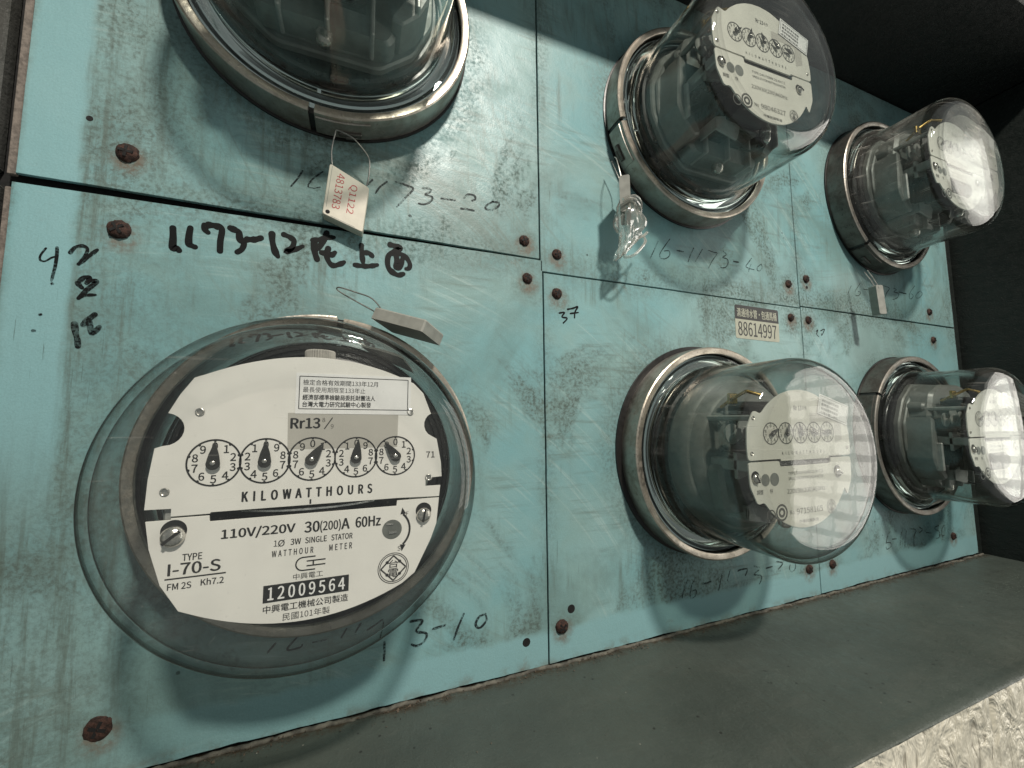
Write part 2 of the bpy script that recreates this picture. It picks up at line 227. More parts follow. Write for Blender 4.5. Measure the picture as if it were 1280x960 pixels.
def glass_clear_(name, pw, tint=(.915, .925, .918), edge=(.62, .68, .65), dust_glare=.024, graze=(.66, .88), rough=.02):
    n = N(name); t = n.t; t.nodes.remove(n.b)
    lw = n.n('ShaderNodeLayerWeight'); lw.inputs[0].default_value = .5
    e = n.math('POWER', lw.outputs['Facing'], pw)
    tr = n.n('ShaderNodeBsdfTransparent'); n.l(n.mix(e, tint, edge), tr.inputs[0])
    gl = n.n('ShaderNodeBsdfGlossy'); gl.inputs['Roughness'].default_value = rough; gl.inputs[0].default_value = (1, 1, 1, 1)
    F = n.math('ADD', n.math('MULTIPLY', n.math('POWER', lw.outputs['Facing'], 5), .9), .045)
    p = n.obj()
    bp_ = n.n('ShaderNodeBump'); bp_.inputs['Distance'].default_value = .0004; bp_.inputs['Strength'].default_value = .35
    n.l(n.math('ADD', n.noise(p, 38, 3, .5, .6), n.math('MULTIPLY', n.noise(n.map(p, (4, 900, 4)), 1, 2, .5), .35)), bp_.inputs['Height']); n.l(bp_.outputs[0], gl.inputs['Normal'])
    m1 = n.n('ShaderNodeMixShader'); n.l(F, m1.inputs[0]); n.l(tr.outputs[0], m1.inputs[1]); n.l(gl.outputs[0], m1.inputs[2])
    gs = n.n('ShaderNodeBsdfGlass'); gs.inputs['IOR'].default_value = 1.5; gs.inputs['Roughness'].default_value = .008; gs.inputs[0].default_value = (.86, .90, .885, 1)
    mg = n.n('ShaderNodeMixShader'); n.l(n.ramp(lw.outputs['Facing'], *graze), mg.inputs[0]); n.l(m1.outputs[0], mg.inputs[1]); n.l(gs.outputs[0], mg.inputs[2]); m1 = mg
    df = n.n('ShaderNodeBsdfDiffuse'); df.inputs[0].default_value = (.62, .60, .55, 1)
    sm = n.ramp(n.noise(p, 22, 6, .7, 1.), .42, .75, .1, 1)
    scr = n.ramp(n.noise(n.map(p, (25, 25, 700), (.4, .8, .3)), 1, 2), .68, .71, 0, 2.2)
    spk = n.ramp(n.vor(p, 190), .10, .04, 0, 3.)
    d = n.math('MULTIPLY', n.math('ADD', n.math('ADD', sm, scr), spk), dust_glare)
    m2 = n.n('ShaderNodeMixShader'); n.l(d, m2.inputs[0]); n.l(m1.outputs[0], m2.inputs[1]); n.l(df.outputs[0], m2.inputs[2])
    n.l(m2.outputs[0], n.out.inputs[0])
    return n.m
def glass_rim(name):
    n = N(name); t = n.t; t.nodes.remove(n.b)
    g = n.n('ShaderNodeBsdfGlass'); g.inputs['IOR'].default_value = 1.5; g.inputs['Roughness'].default_value = .01; g.inputs[0].default_value = (.90, .94, .93, 1)
    n.l(g.outputs[0], n.out.inputs[0]); return n.m
def ink_material(name, c=(.012, .014, .013), fade=.25):
    n = N(name); p = n.pos()
    tr = n.n('ShaderNodeBsdfTransparent'); mx = n.n('ShaderNodeMixShader')
    n.set(Base_Color=c, Roughness=.5, Specular_IOR_Level=.15)
    f = n.ramp(n.math('ADD', n.math('MULTIPLY', n.noise(p, 900, 3), .5), n.math('MULTIPLY', n.noise(p, 90, 4), .5)), .38, .58, fade, 1)
    n.l(f, mx.inputs[0]); n.l(tr.outputs[0], mx.inputs[1]); n.l(n.b.outputs[0], mx.inputs[2]); n.l(mx.outputs[0], n.out.inputs[0]); return n.m
def film_material():
    n = N('clear_plastic_film'); t = n.t; t.nodes.remove(n.b)
    tr = n.n('ShaderNodeBsdfTransparent'); tr.inputs[0].default_value = (.84, .85, .83, 1)
    gl = n.n('ShaderNodeBsdfGlossy'); gl.inputs['Roughness'].default_value = .12; gl.inputs[0].default_value = (1, 1, 1, 1)
    df = n.n('ShaderNodeBsdfDiffuse'); df.inputs[0].default_value = (.7, .68, .62, 1)
    lw = n.n('ShaderNodeLayerWeight'); lw.inputs[0].default_value = .5
    m1 = n.n('ShaderNodeMixShader'); n.l(n.ramp(lw.outputs['Facing'], .1, .95, .10, .75), m1.inputs[0]); n.l(tr.outputs[0], m1.inputs[1]); n.l(gl.outputs[0], m1.inputs[2])
    m2 = n.n('ShaderNodeMixShader'); n.l(n.ramp(lw.outputs['Facing'], .3, 1., .12, .5), m2.inputs[0]); n.l(m1.outputs[0], m2.inputs[1]); n.l(df.outputs[0], m2.inputs[2])
    n.l(m2.outputs[0], n.out.inputs[0]); return n.m
MAT = dict(
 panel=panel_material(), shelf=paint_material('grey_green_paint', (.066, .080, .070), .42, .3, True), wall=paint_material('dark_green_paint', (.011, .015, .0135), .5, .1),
 hood=paint_material('black_paint', (.012, .0145, .013), .5, .1), frame=paint_material('grey_frame_paint', (.062, .064, .06), .5), edge=simple('bare_sheet_edge', (.17, .145, .125), .7, 0, .3, 500, .0003),
 dark=simple('black_gap', (.004, .004, .004), .8), ring=metal_material('tinned_ring', (.42, .40, .36, 1), .38, (.26, .235, .20, 1), .6),
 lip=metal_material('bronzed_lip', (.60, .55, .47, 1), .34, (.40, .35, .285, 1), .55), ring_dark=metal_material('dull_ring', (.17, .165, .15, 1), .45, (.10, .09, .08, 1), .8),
 rubber=simple('black_rubber', (.012, .011, .010), .35), black=simple('black_moulding', (.006, .006, .0055), .3), cast=simple('grey_casting', (.175, .185, .17), .42, .2, .12, 200, .0002),
 castlight=simple('pale_casting', (.36, .37, .35), .4, .25, .1, 200, .0002), coil=simple('dark_coil', (.018, .017, .016), .4, 0, .3, 150),
 plate=simple('cream_plate', (.86, .84, .785), .38, 0, .03, 60), plate2=simple('aged_cream_plate', (.72, .705, .63), .35, 0, .04, 60), shade=simple('grey_print', (.50, .48, .43), .4, 0, .03, 60),
 white=simple('white_sticker', (.88, .875, .86), .45, 0, .02), oldsticker=simple('aged_sticker', (.40, .41, .33), .55, 0, .08, 200), print=simple('black_print', (.016, .016, .016), .4), soft=simple('grey_ink', (.07, .07, .065), .45),
 chrome=metal_material('bright_steel', (.72, .70, .66, 1), .2, (.55, .52, .47, 1), .15), brass=simple('brass', (.55, .38, .13), .25, 1., .2), alu=metal_material('disc_aluminium', (.75, .75, .73, 1), .25, (.6, .6, .58, 1), .1),
 knob=simple('ribbed_grey_plastic', (.42, .40, .36), .5, 0, .1), rust=None, red=simple('red_print', (.42, .03, .035), .5), tag=simple('ivory_plastic', (.62, .585, .49), .42, 0, .05, 150, .0001),
 tagside=simple('greenish_plastic', (.29, .295, .265), .5, 0, .12, 150), wire=simple('galvanised_wire', (.42, .41, .38), .35, .9, .15), pointer=simple('pointer_black', (.03, .03, .028), .3),
 ink=ink_material('marker_ink', (.006, .007, .007), fade=.9), mid=ink_material('worn_marker', (.008, .009, .009), .35), thin=ink_material('pen_ink', (.02, .028, .03), .12), old=ink_material('faded_ink', (.035, .05, .05), -.1),
 glass=glass_clear('clear_glass'), glass4=glass_clear('near_glass', 3.2, (.95, .955, .95), (.70, .75, .73), .02, (.68, .90)), rim4=glass_clear('near_rim_glass', 1.7, (.95, .96, .955), (.035, .05, .045), .03, (.76, .92)), glass2=glass_clear('glare_haze_glass', 3.2, (.92, .935, .93), (.5, .56, .54), .24, rough=.18), glass3=glass_clear('greyed_glass', 2.6, (.875, .885, .87), (.45, .49, .46), .055), rim=glass_rim('thick_glass'), rim2=glass_clear('curved_glass', 2.0, (.91, .925, .918), (.06, .078, .072), .045, (.74, .9)), film=film_material(),  # glass2: beyond thin dust, a pale diffuse haze imitates glare over the front
 plaster=None, debris=simple('brown_grit', (.085, .064, .045), .9, 0, .5, 900), dirt_grey=simple('dirty_filler', (.10, .095, .078), .85, 0, .55, 160, .0006))
def rusty():
    n = N('rusty_steel'); p = n.pos(); f = n.noise(p, 350, 5, .7)
    n.set(Base_Color=n.mix(n.ramp(f, .35, .65), (.014, .008, .006), (.072, .034, .024)), Roughness=.8, Metallic=.2); n.bump(n.noise(p, 900, 4, .7), .0005, .9); return n.m
MAT['rust'] = rusty()
def plaster():
    n = N('cream_plaster'); p = n.pos(); f = n.noise(p, 12, 5, .6); g = n.noise(n.map(p, (1.6, 1, .7)), 55, 3, .5, 1.6)
    col = n.mix(n.ramp(f, .35, .65), (.56, .53, .43), (.74, .70, .58))
    col = n.mix(n.ramp(g, .40, .32, 0, .7), col, (.16, .14, .10))
    n.set(Base_Color=col, Roughness=.36); n.bump(n.math('ADD', g, n.math('MULTIPLY', n.noise(p, 45, 3, .5, .8), .9)), .0055, .9); return n.m
MAT['plaster'] = plaster()

# ---------------------------------------------------------------- mesh helpers
def link(name, me, mats, parent=None, loc=None, smooth=None):
    if not isinstance(mats, (list, tuple)): mats = [mats]
    if not me.materials:
        for m in mats: me.materials.append(MAT[m] if isinstance(m, str) else m)
    o = bpy.data.objects.new(name, me); sc.collection.objects.link(o)
    if parent: o.parent = parent
    if loc is not None: o.location = P(*loc)
    return o
def mesh(verts, faces, name='m', smooth=False, midx=None):
    me = bpy.data.meshes.new(name); me.from_pydata([P(*v) for v in verts], [], faces); me.update()
    bm = bmesh.new(); bm.from_mesh(me)
    if midx:
        for f, i in zip(bm.faces, midx): f.material_index = i
    bmesh.ops.recalc_face_normals(bm, faces=bm.faces); bm.to_mesh(me); bm.free()
    if smooth:
        for q in me.polygons: q.use_smooth = True
        try: me.set_sharp_from_angle(angle=math.radians(smooth if smooth is not True else 35))
        except Exception: pass
    return me
class B:
    """collects pieces of ONE mesh"""
    def __init__(s): s.v = []; s.f = []; s.mi = []
    def add(s, v, f, mi=0):
        k = len(s.v); s.v += v; s.f += [tuple(i+k for i in q) for q in f]; s.mi += [mi]*len(f); return s
    def box(s, x0, x1, y0, y1, z0, z1, mi=0, mat=None, bev=0):
        if bev:
            b = min(bev, (x1-x0)/2.01, (y1-y0)/2.01, (z1-z0)/2.01)
            out = [(x0+b, y0), (x1-b, y0), (x1, y0+b), (x1, y1-b), (x1-b, y1), (x0+b, y1), (x0, y1-b), (x0, y0+b)]
            inn = [(x0+b, y0+b), (x1-b, y0+b), (x1-b, y0+b), (x1-b, y1-b), (x1-b, y1-b), (x0+b, y1-b), (x0+b, y1-b), (x0+b, y0+b)]
            v = [(x, y, z0) for x, y in out] + [(x, y, z1-b) for x, y in out] + [(x+(cx-x)*.9, y+(cy-y)*.9, z1) for (x, y), (cx, cy) in zip(out, inn)]
            f = [tuple(range(7, -1, -1)), tuple(range(16, 24))]
            for r in (0, 8):
                for i in range(8): j = (i+1) % 8; f.append((r+i, r+j, r+8+j, r+8+i))
        else:
            v = [(x, y, z) for z in (z0, z1) for x, y in ((x0, y0), (x1, y0), (x1, y1), (x0, y1))]
            f = [(3,2,1,0), (4,5,6,7), (0,1,5,4), (1,2,6,5), (2,3,7,6), (3,0,4,7)]
        if mat: v = [tuple(mat @ Vector(q)) for q in v]
        return s.add(v, f, mi)
    def lathe(s, prof, n=96, a0=0, a1=360, c=(0,0,0), axis='z', mi=0, mis=None):
        full = abs(a1-a0) >= 359.9; m = n if full else n+1; L = len(prof); v = []
        for i in range(m):
            t = math.radians(a0+(a1-a0)*i/n); ct, st = math.cos(t), math.sin(t)
            for r, h in prof:
                q = (r*ct, r*st, h) if axis == 'z' else ((r*ct, h, r*st) if axis == 'y' else (h, r*ct, r*st))
                v.append((q[0]+c[0], q[1]+c[1], q[2]+c[2]))
        f = []; closed = prof[0][0] > 1e-6 and prof[-1][0] > 1e-6
        for i in range(n):
            j = (i+1) % m
            for k in range(L if closed else L-1):
                k2 = (k+1) % L
                f.append((i*L+k, j*L+k, j*L+k2, i*L+k2))
                s.mi.append(mis[k] if mis else mi)
        if not full and closed: f += [tuple(range(L)), tuple(reversed(range((m-1)*L, m*L)))]; s.mi += [mi, mi]
        k0 = len(s.v); s.v += v; s.f += [tuple(q+k0 for q in g) for g in f]; return s
    def prism(s, pts, z0, z1, mi=0, inset=0):
        n = len(pts)
        cx = sum(p[0] for p in pts)/n; cy = sum(p[1] for p in pts)/n
        v = [(x, y, z0) for x, y in pts] + [(x, y, z1-inset) for x, y in pts]
        f = [tuple(range(n-1, -1, -1))] + [(i, (i+1) % n, n+(i+1) % n, n+i) for i in range(n)]
        if inset:
            v += [(x+(cx-x)*inset/max(1, math.hypot(cx-x, cy-y)), y+(cy-y)*inset/max(1, math.hypot(cx-x, cy-y)), z1) for x, y in pts]
            f += [(n+i, n+(i+1) % n, 2*n+(i+1) % n, 2*n+i) for i in range(n)] + [tuple(range(2*n, 3*n))]
        else: f += [tuple(range(n, 2*n))]
        return s.add(v, f, mi)
    def tube(s, pts, r, n=8, mi=0):
        pts = [Vector(p) for p in pts]; v = []; L = len(pts)
        up = Vector((.13, .27, .95))
        for i, p in enumerate(pts):
            d = (pts[min(i+1, L-1)]-pts[max(i-1, 0)]).normalized(); a = d.cross(up)
            if a.length < .1: a = d.cross(Vector((1, 0, 0)))
            a.normalize(); b = d.cross(a).normalized()
            for k in range(n): t = 2*PI*k/n; v.append(tuple(p+(a*math.cos(t)+b*math.sin(t))*r))
        f = [(i*n+k, i*n+(k+1) % n, (i+1)*n+(k+1) % n, (i+1)*n+k) for i in range(L-1) for k in range(n)]
        f += [tuple(range(n)), tuple(reversed(range((L-1)*n, L*n)))]
        return s.add(v, f, mi)
    def ribbon(s, pts, w, z, mi=0, n=6):
        pts = smooth_line(pts, 5 if len(pts) > 2 else 3); L = len(pts); v = []
        rv = random.uniform(.85, 1.1)
        for i, (x, y) in enumerate(pts):
            a = pts[max(i-1, 0)]; b = pts[min(i+1, L-1)]; dx, dy = b[0]-a[0], b[1]-a[1]; l = math.hypot(dx, dy) or 1
            t = i/max(1, L-1); k = w*.5*rv*(1.0+.13*math.sin(t*5+w*3+x))*(1 if t < .75 else 1-(t-.75)*.7)
            v += [(x-dy/l*k, y+dx/l*k, z), (x+dy/l*k, y-dx/l*k, z)]
        f = [(2*i, 2*i+1, 2*i+3, 2*i+2) for i in range(L-1)]
        k0 = len(v)                                   # round ends
        for i, e, sg in ((0, 0, -1), (L-1, 2*(L-1), 1)):
            c = pts[i]; a = Vector(v[e][:2])-Vector(c); base = len(v); ids = [e]
            for q in range(1, 6):
                th = PI*q/6*(sg*-1); ca, sa = math.cos(th), math.sin(th)
                v.append((c[0]+a.x*ca-a.y*sa, c[1]+a.x*sa+a.y*ca, z)); ids.append(len(v)-1)
            ids.append(e+1); f.append(tuple(ids))
        return s.add(v, f, mi)
    def done(s, name, mats, parent=None, smooth=30, loc=None):
        me = mesh(s.v, s.f, name, smooth, s.mi); return link(name, me, mats, parent, loc)
def smooth_line(pts, k=5):
    out = []
    for i in range(len(pts)-1):
        p0 = pts[max(i-1, 0)]; p1 = pts[i]; p2 = pts[i+1]; p3 = pts[min(i+2, len(pts)-1)]
        for j in range(k):
            t = j/k; out.append(tuple(.5*((2*b)+(-a+c)*t+(2*a-5*b+4*c-d)*t*t+(-a+3*b-3*c+d)*t**3) for a, b, c, d in zip(p0, p1, p2, p3)))
    out.append(tuple(pts[-1])); return out
def empty(name, loc, label, cat, group=None):
    o = bpy.data.objects.new(name, None); sc.collection.objects.link(o); o.location = P(*loc); o.empty_display_size = .01
    o['label'] = label; o['category'] = cat
    if group: o['group'] = group
    return o
_tc = {}
FONT = None
try:
    import os
    FONT = bpy.data.fonts.load(os.path.join(bpy.utils.system_resource('DATAFILES', path='fonts'), 'Noto Sans CJK Regular.woff2'))
except Exception: pass
def text_mesh(s, bold=0., spacing=1., res=3):
    key = (s, bold, spacing)
    if key not in _tc:
        c = bpy.data.curves.new('t', 'FONT'); c.body = s; c.size = 1; c.offset = bold; c.space_character = spacing; c.resolution_u = res; c.extrude = 0
        if FONT: c.font = FONT
        o = bpy.data.objects.new('t', c); sc.collection.objects.link(o); bpy.context.view_layer.update()
        me = bpy.data.meshes.new_from_object(o.evaluated_get(bpy.context.evaluated_depsgraph_get()))
        vs = [(v.co.x, v.co.y) for v in me.vertices]; fs = [tuple(q.vertices) for q in me.polygons]
        bpy.data.objects.remove(o); bpy.data.curves.remove(c); bpy.data.meshes.remove(me)
        _tc[key] = (vs, fs)
    return _tc[key]
def put_text(b, s, x, y, z, height=None, width=None, align='c', rot=0, bold=0., spacing=1., mi=0, lift=0, thick=0):
    """lays lettering in a collector: x,y is the middle (or left) of its base line, cap height in mm, optional total width"""
    vs, fs = text_mesh(s, 0., spacing)
    if not vs: return
    x0 = min(v[0] for v in vs); x1 = max(v[0] for v in vs); y0 = min(v[1] for v in vs); y1 = max(v[1] for v in vs)
    sy = height/(y1-y0); sx = width/(x1-x0) if width else sy
    ox = {'c': (x0+x1)/2, 'l': x0, 'r': x1}[align]; ca, sa = math.cos(math.radians(rot)), math.sin(math.radians(rot))
    k = max(0., bold)*height*1.1
    for q, (du, dv) in enumerate(((0, 0), (k, 0), (-k, 0), (0, k*.6), (0, -k*.6)) if k > 0 else ((0, 0),)):
        out = []
        for vx, vy in vs:
            u, v = (vx-ox)*sx+du, (vy-y0)*sy+dv; out.append((x+u*ca-v*sa, y+u*sa+v*ca, z+q*.004))
        b.add(out, fs, mi)
def arc(cx, cy, r, a0, a1, n=16): return [(cx+r*math.cos(math.radians(a0+(a1-a0)*i/n)), cy+r*math.sin(math.radians(a0+(a1-a0)*i/n))) for i in range(n+1)]
def flat_ring(b, cx, cy, r0, r1, z, n=48, mi=0):
    v = [(cx+r*math.cos(2*PI*i/n), cy+r*math.sin(2*PI*i/n), z) for i in range(n) for r in (r0, r1)]
    b.add(v, [(2*i, 2*i+1, (2*i+3) % (2*n), (2*i+2) % (2*n)) for i in range(n)], mi)
def flat_poly(b, pts, z, mi=0): b.add([(x, y, z) for x, y in pts], [tuple(range(len(pts)))], mi)
def line(b, x0, y0, x1, y1, w, z, mi=0):
    dx, dy = x1-x0, y1-y0; l = math.hypot(dx, dy); nx, ny = -dy/l*w/2, dx/l*w/2
    flat_poly(b, [(x0+nx, y0+ny), (x0-nx, y0-ny), (x1-nx, y1-ny), (x1+nx, y1+ny)], z, mi)
def struct(o): o['kind'] = 'structure'; return o

# ---------------------------------------------------------------- the cabinet: back board, shelf, hood, side walls, plaster
struct(B().box(-260, 745, -190, 440, -14, -6).done('back_board', 'dark', smooth=None))
def relief(name, mat, x0, x1, nx, y0, y1, ny, fn, thick):
    """a lumpy sheet: fn(u, v) -> point in mm"""
    v = [fn(x0+(x1-x0)*i/nx, y0+(y1-y0)*j/ny) for j in range(ny+1) for i in range(nx+1)]
    f = [(j*(nx+1)+i, j*(nx+1)+i+1, (j+1)*(nx+1)+i+1, (j+1)*(nx+1)+i) for j in range(ny) for i in range(nx)]
    me = mesh(v, f, name, 60); o = link(name, me, mat)
    s = o.modifiers.new('depth', 'SOLIDIFY'); s.thickness = -thick*.001; s.offset = -1
    return o
from mathutils import noise as mn
def nz(x, y, z, s): return mn.noise(Vector((x*s, y*s, z*s)))
def shelf_fn(x, d):
    # d runs from the board (0) over the top to the front lip
    lump = nz(x, d, 3, .02)*.8+nz(x, d, 9, .08)*.25+max(0, (d-104)/20)*(nz(x, d, 5, .16)*.55+nz(x, d, 8, .4)*.25)
    if d <= 124: return (x, -165.5+lump*(1 if d > 6 else 0), -2+d)
    t = min(1, (d-124)/12); a = t*PI/2; e = nz(x, d*2, 5, .11)*1.0+nz(x, d, 8, .3)*.35
    return (x, -165.2-1.6*(1-math.cos(a))+e*.3*(1-t), 122+6.5*math.sin(a)+e*.12)
def soft(o): return struct(o)
soft(relief('shelf', 'shelf', -260, 745, 420, 0, 136, 60, shelf_fn, -5))
soft(relief('plaster_wall', 'plaster', -260, 760, 300, -167.6, -520, 120,
     lambda x, y: (x, y, 125.6+(nz(x*.5, y*.3, 0, .09)*1.5+nz(x, y*.45, 4, .16)*.8)*min(1, (-167-y)/14)-(2.2 if abs(x-372-nz(0, y, 1, .05)*2) < 1.6 else 0)), -4))
struct(B().box(-260, 760, -600, -520, 100, 125).done('plinth', 'plaster', smooth=None))
struct(B().box(-262, 762, 419.5, 620, -6, 122, bev=3).done('hood', 'hood'))
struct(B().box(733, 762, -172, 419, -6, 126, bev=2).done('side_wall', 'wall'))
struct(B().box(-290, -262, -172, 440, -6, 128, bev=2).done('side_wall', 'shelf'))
struct(B().box(-261, -190, 139, 419, -5, 2.5, bev=1.2).box(-261, -188.5, -165, 132, -5, 1.5, bev=1.2).done('frame', 'frame'))
struct(B().box(721.5, 732.5, -165, 419, -5, -.5, bev=.8).done('corner_strip', 'wall'))
def bead():
    b = B()                                          # ragged line of old sealant where the sheets meet the shelf
    pts = [(x, -165.3+nz(x, 0, 0, .05)*.9+nz(x, 3, 0, .3)*.5, 1.0+nz(x, 5, 0, .09)*1.6+nz(x, 9, 0, .4)*.5) for x in [-200+.8*k for k in range(1165)]]
    b.tube(pts, 1.35, 8); o = b.done('sealant', 'dirt_grey', smooth=60); struct(o)
bead()
gb = B()
for i in range(3200):
    x = random.uniform(-190, 725); s = random.uniform(.2, .75)*(1 if random.random() < .95 else 2.2); z = 2.2+abs(random.gauss(0, 4.2)); y = -164.9+s*.25
    if nz(x, 0, 7, .02) < -.1 and random.random() < .7: continue
    v = [(x+random.uniform(-s, s), y+random.uniform(-.2, 1)*s, z+random.uniform(-s, s)) for _ in range(4)]
    gb.add(v, [(0,1,2), (0,2,3), (0,3,1), (1,3,2)])
for i in range(160):
    x = random.uniform(0, 720); s = random.uniform(.15, .5); z = random.uniform(8, 120); y = -164.8
    v = [(x+random.uniform(-s, s), y+random.uniform(-.2, 1)*s, z+random.uniform(-s, s)) for _ in range(4)]
    gb.add(v, [(0,1,2), (0,2,3), (0,3,1), (1,3,2)])
o = gb.done('grit', 'debris', smooth=None); o['kind'] = 'stuff'; o['label'] = 'brown grit lying on the shelf along the foot of the sheets'

struct(B().box(-186.4, -183.0, 137.5, 419, -3, -.7, bev=.5).box(-186.6, -184.0, -164, 131, -3, -.9, bev=.5).done('edge_strip', 'edge', smooth=None))
# ---------------------------------------------------------------- the six sheets
def screw_mesh(r, seed):
    b = B(); rr = random.Random(seed)
    b.lathe([(0, .2), (r*.98, .2), (r, r*.12), (r*.86, r*.38), (r*.5, r*.56), (0, r*.62)], 20)
    b.v = [(x+rr.uniform(-.08, .08)*r, y+rr.uniform(-.08, .08)*r, z+rr.uniform(0, .07)*r) for x, y, z in b.v]
    a = rr.uniform(0, 90); m = Matrix.Rotation(math.radians(a), 4, 'Z')
    b.box(-r*.62, r*.62, -r*.13, r*.13, r*.40, r*.655, 1, m); b.box(-r*.13, r*.13, -r*.62, r*.62, r*.41, r*.665, 1, m)
    return mesh(b.v, b.f, 'screw', 40, b.mi)
SC = [screw_mesh(4.3, i) for i in range(4)]
SHEETS = {
 'A': ('upper left blue sheet above the marker writing, under the cropped meter', [(-182.6, 138.2), (111.9, 134.9), (111.2, 419), (-182.2, 419)], [('u20', 'thin')]),
 'B': ('upper middle blue sheet, between the two upper seams, with a number ending in 40', [(113, 125.3), (412.9, 125.0), (412.9, 419), (112.5, 419)], [('u40', 'thin')]),
 'E': ('upper right blue sheet in the shade beside the dark side wall', [(414.2, 127.2), (720.2, 127.8), (719.8, 417.6), (414, 417.6)], [('u60', 'thin')]),
 'C': ('lower left blue sheet with thick black marker writing along its top', [(-183.6, -163.5), (114.6, -164), (114.2, 134.0), (-183.6, 133.4)], [('big', 'ink'), ('nums', 'mid'), ('l10', 'thin')]),
 'D': ('lower middle blue sheet with a small telephone number sticker', [(115.7, -164), (413.9, -164), (413.6, 124.2), (115.3, 124.2)], [('l30', 'old'), ('l37', 'ink')]),
 'F': ('lower right blue sheet beside the dark side wall above the shelf', [(415.0, -163.5), (720.5, -163), (720.2, 126.1), (414.7, 126.1)], [('l50', 'old'), ('l37b', 'ink')])}
for k, (lab, q, inks) in SHEETS.items():
    cx = sum(p[0] for p in q)/4; cy = min(p[1] for p in q)
    t = empty('metal_sheet', (cx, cy, 0), lab, 'metal sheet', 'blue sheets that the meters are mounted on')
    # outline with slightly wandering edges
    out = []
    for i in range(4):
        a, b_ = q[i], q[(i+1) % 4]; nseg = 70
        for j in range(nseg):
            u = j/nseg; x = a[0]+(b_[0]-a[0])*u; y = a[1]+(b_[1]-a[1])*u
            wv = .22 if not (i == 0 and k in 'CDF') else 1.1
            d = (nz(x, y, i, .03)*wv+nz(x, y, i, .15)*wv*.4) if 0 < j else 0
            out.append((x+(d if i % 2 else 0)-cx, y+(0 if i % 2 else d)-cy))
    b = B(); b.prism(out, -2.0, 0, 0, .35)
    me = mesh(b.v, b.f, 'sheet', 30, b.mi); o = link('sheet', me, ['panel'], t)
    for i, (x, y, r) in enumerate(SCREWS[k]):
        s = link('screw', SC[(i+len(k)+int(x)) % 4], ['rust', 'dark'], t, (x-cx, y-cy, -.3)); s.scale = (r/4.3,)*3; s.rotation_euler[1] = random.uniform(0, 3)
        if k == 'C' and y < 0: s.scale = (r/4.3*1.05, r/4.3*.35, r/4.3)
    for x, y, r in HOLES[k]:
        B().lathe([(0, .05), (r, .05), (r*1.25, .12), (r*1.3, 0.02), (0, .02)], 16).done('screw_hole', 'dark', t, loc=(x-cx, y-cy, 0))
    for nm, mt in inks:
        b = B()
        for i, (wd, pts) in enumerate(INK[nm]): b.ribbon([(x-cx, y-cy) for x, y in pts], wd, .10+i*.012)
        b.done('handwriting', mt, t, smooth=None)
    if k == 'D':
        st = B().prism(arc(58.5, 31, 2, 0, 90, 5)+arc(2, 31, 2, 90, 180, 5)+arc(2, 2, 2, 180, 270, 5)+arc(58.5, 2, 2, 270, 360, 5), 0, .22).done('sticker', 'oldsticker', t, loc=(318-cx, 86.5-cy, .02)); st.rotation_euler[1] = math.radians(.6)
        st['label'] = 'small black and grey telephone number sticker'
        b = B(); flat_poly(b, arc(58.5, 31, 2, 0, 90, 5)+arc(2, 31, 2, 90, 180, 5)+[(0, 19), (60.5, 19)], .26)
        put_text(b, '88614997', 30, 2.8, .26, 14, 53, bold=.012)
        b.done('lettering', 'print', st, smooth=None)
        b = B(); put_text(b, '清通排水管‧包通馬桶', 30.2, 21.4, .30, 8.6, 55, bold=.01); b.done('lettering', 'oldsticker', st, smooth=None)

# ---------------------------------------------------------------- meters
def glass_profile(rt, H, rc, th=2.8):
    o = [(82, 11), (82, 14.6), (81, 15.8), (79, 15.8), (78, 17), (77.6, 20), (76.2, 23), (rt+1.6, 28), (rt+.5, 34), (rt, 46)]
    n_o = len(o)
    o.append((rt+.1, H-rc-6))
    for i in range(13): a = PI/2*i/12; o.append((rt-rc+rc*math.cos(a), H-rc+rc*math.sin(a)))
    o += [((rt-rc)*.8, H+.7), ((rt-rc)*.4, H+1.5), (0, H+1.8)]
    ri = rc-th*.6
    inn = [(0, H+1.8-th), ((rt-rc)*.4, H+1.5-th), ((rt-rc)*.8, H+.7-th)]
    for i in range(12, -1, -1): a = PI/2*i/12; inn.append((rt-th-ri+ri*math.cos(a), H-th-ri+ri*math.sin(a)))
    inn += [(rt+.1-th, H-rc-6), (rt-th, 46), (rt+.5-th, 34), (rt+1.6-th, 28), (73, 23), (72.5, 11)]
    return o+inn, rt, H, rc
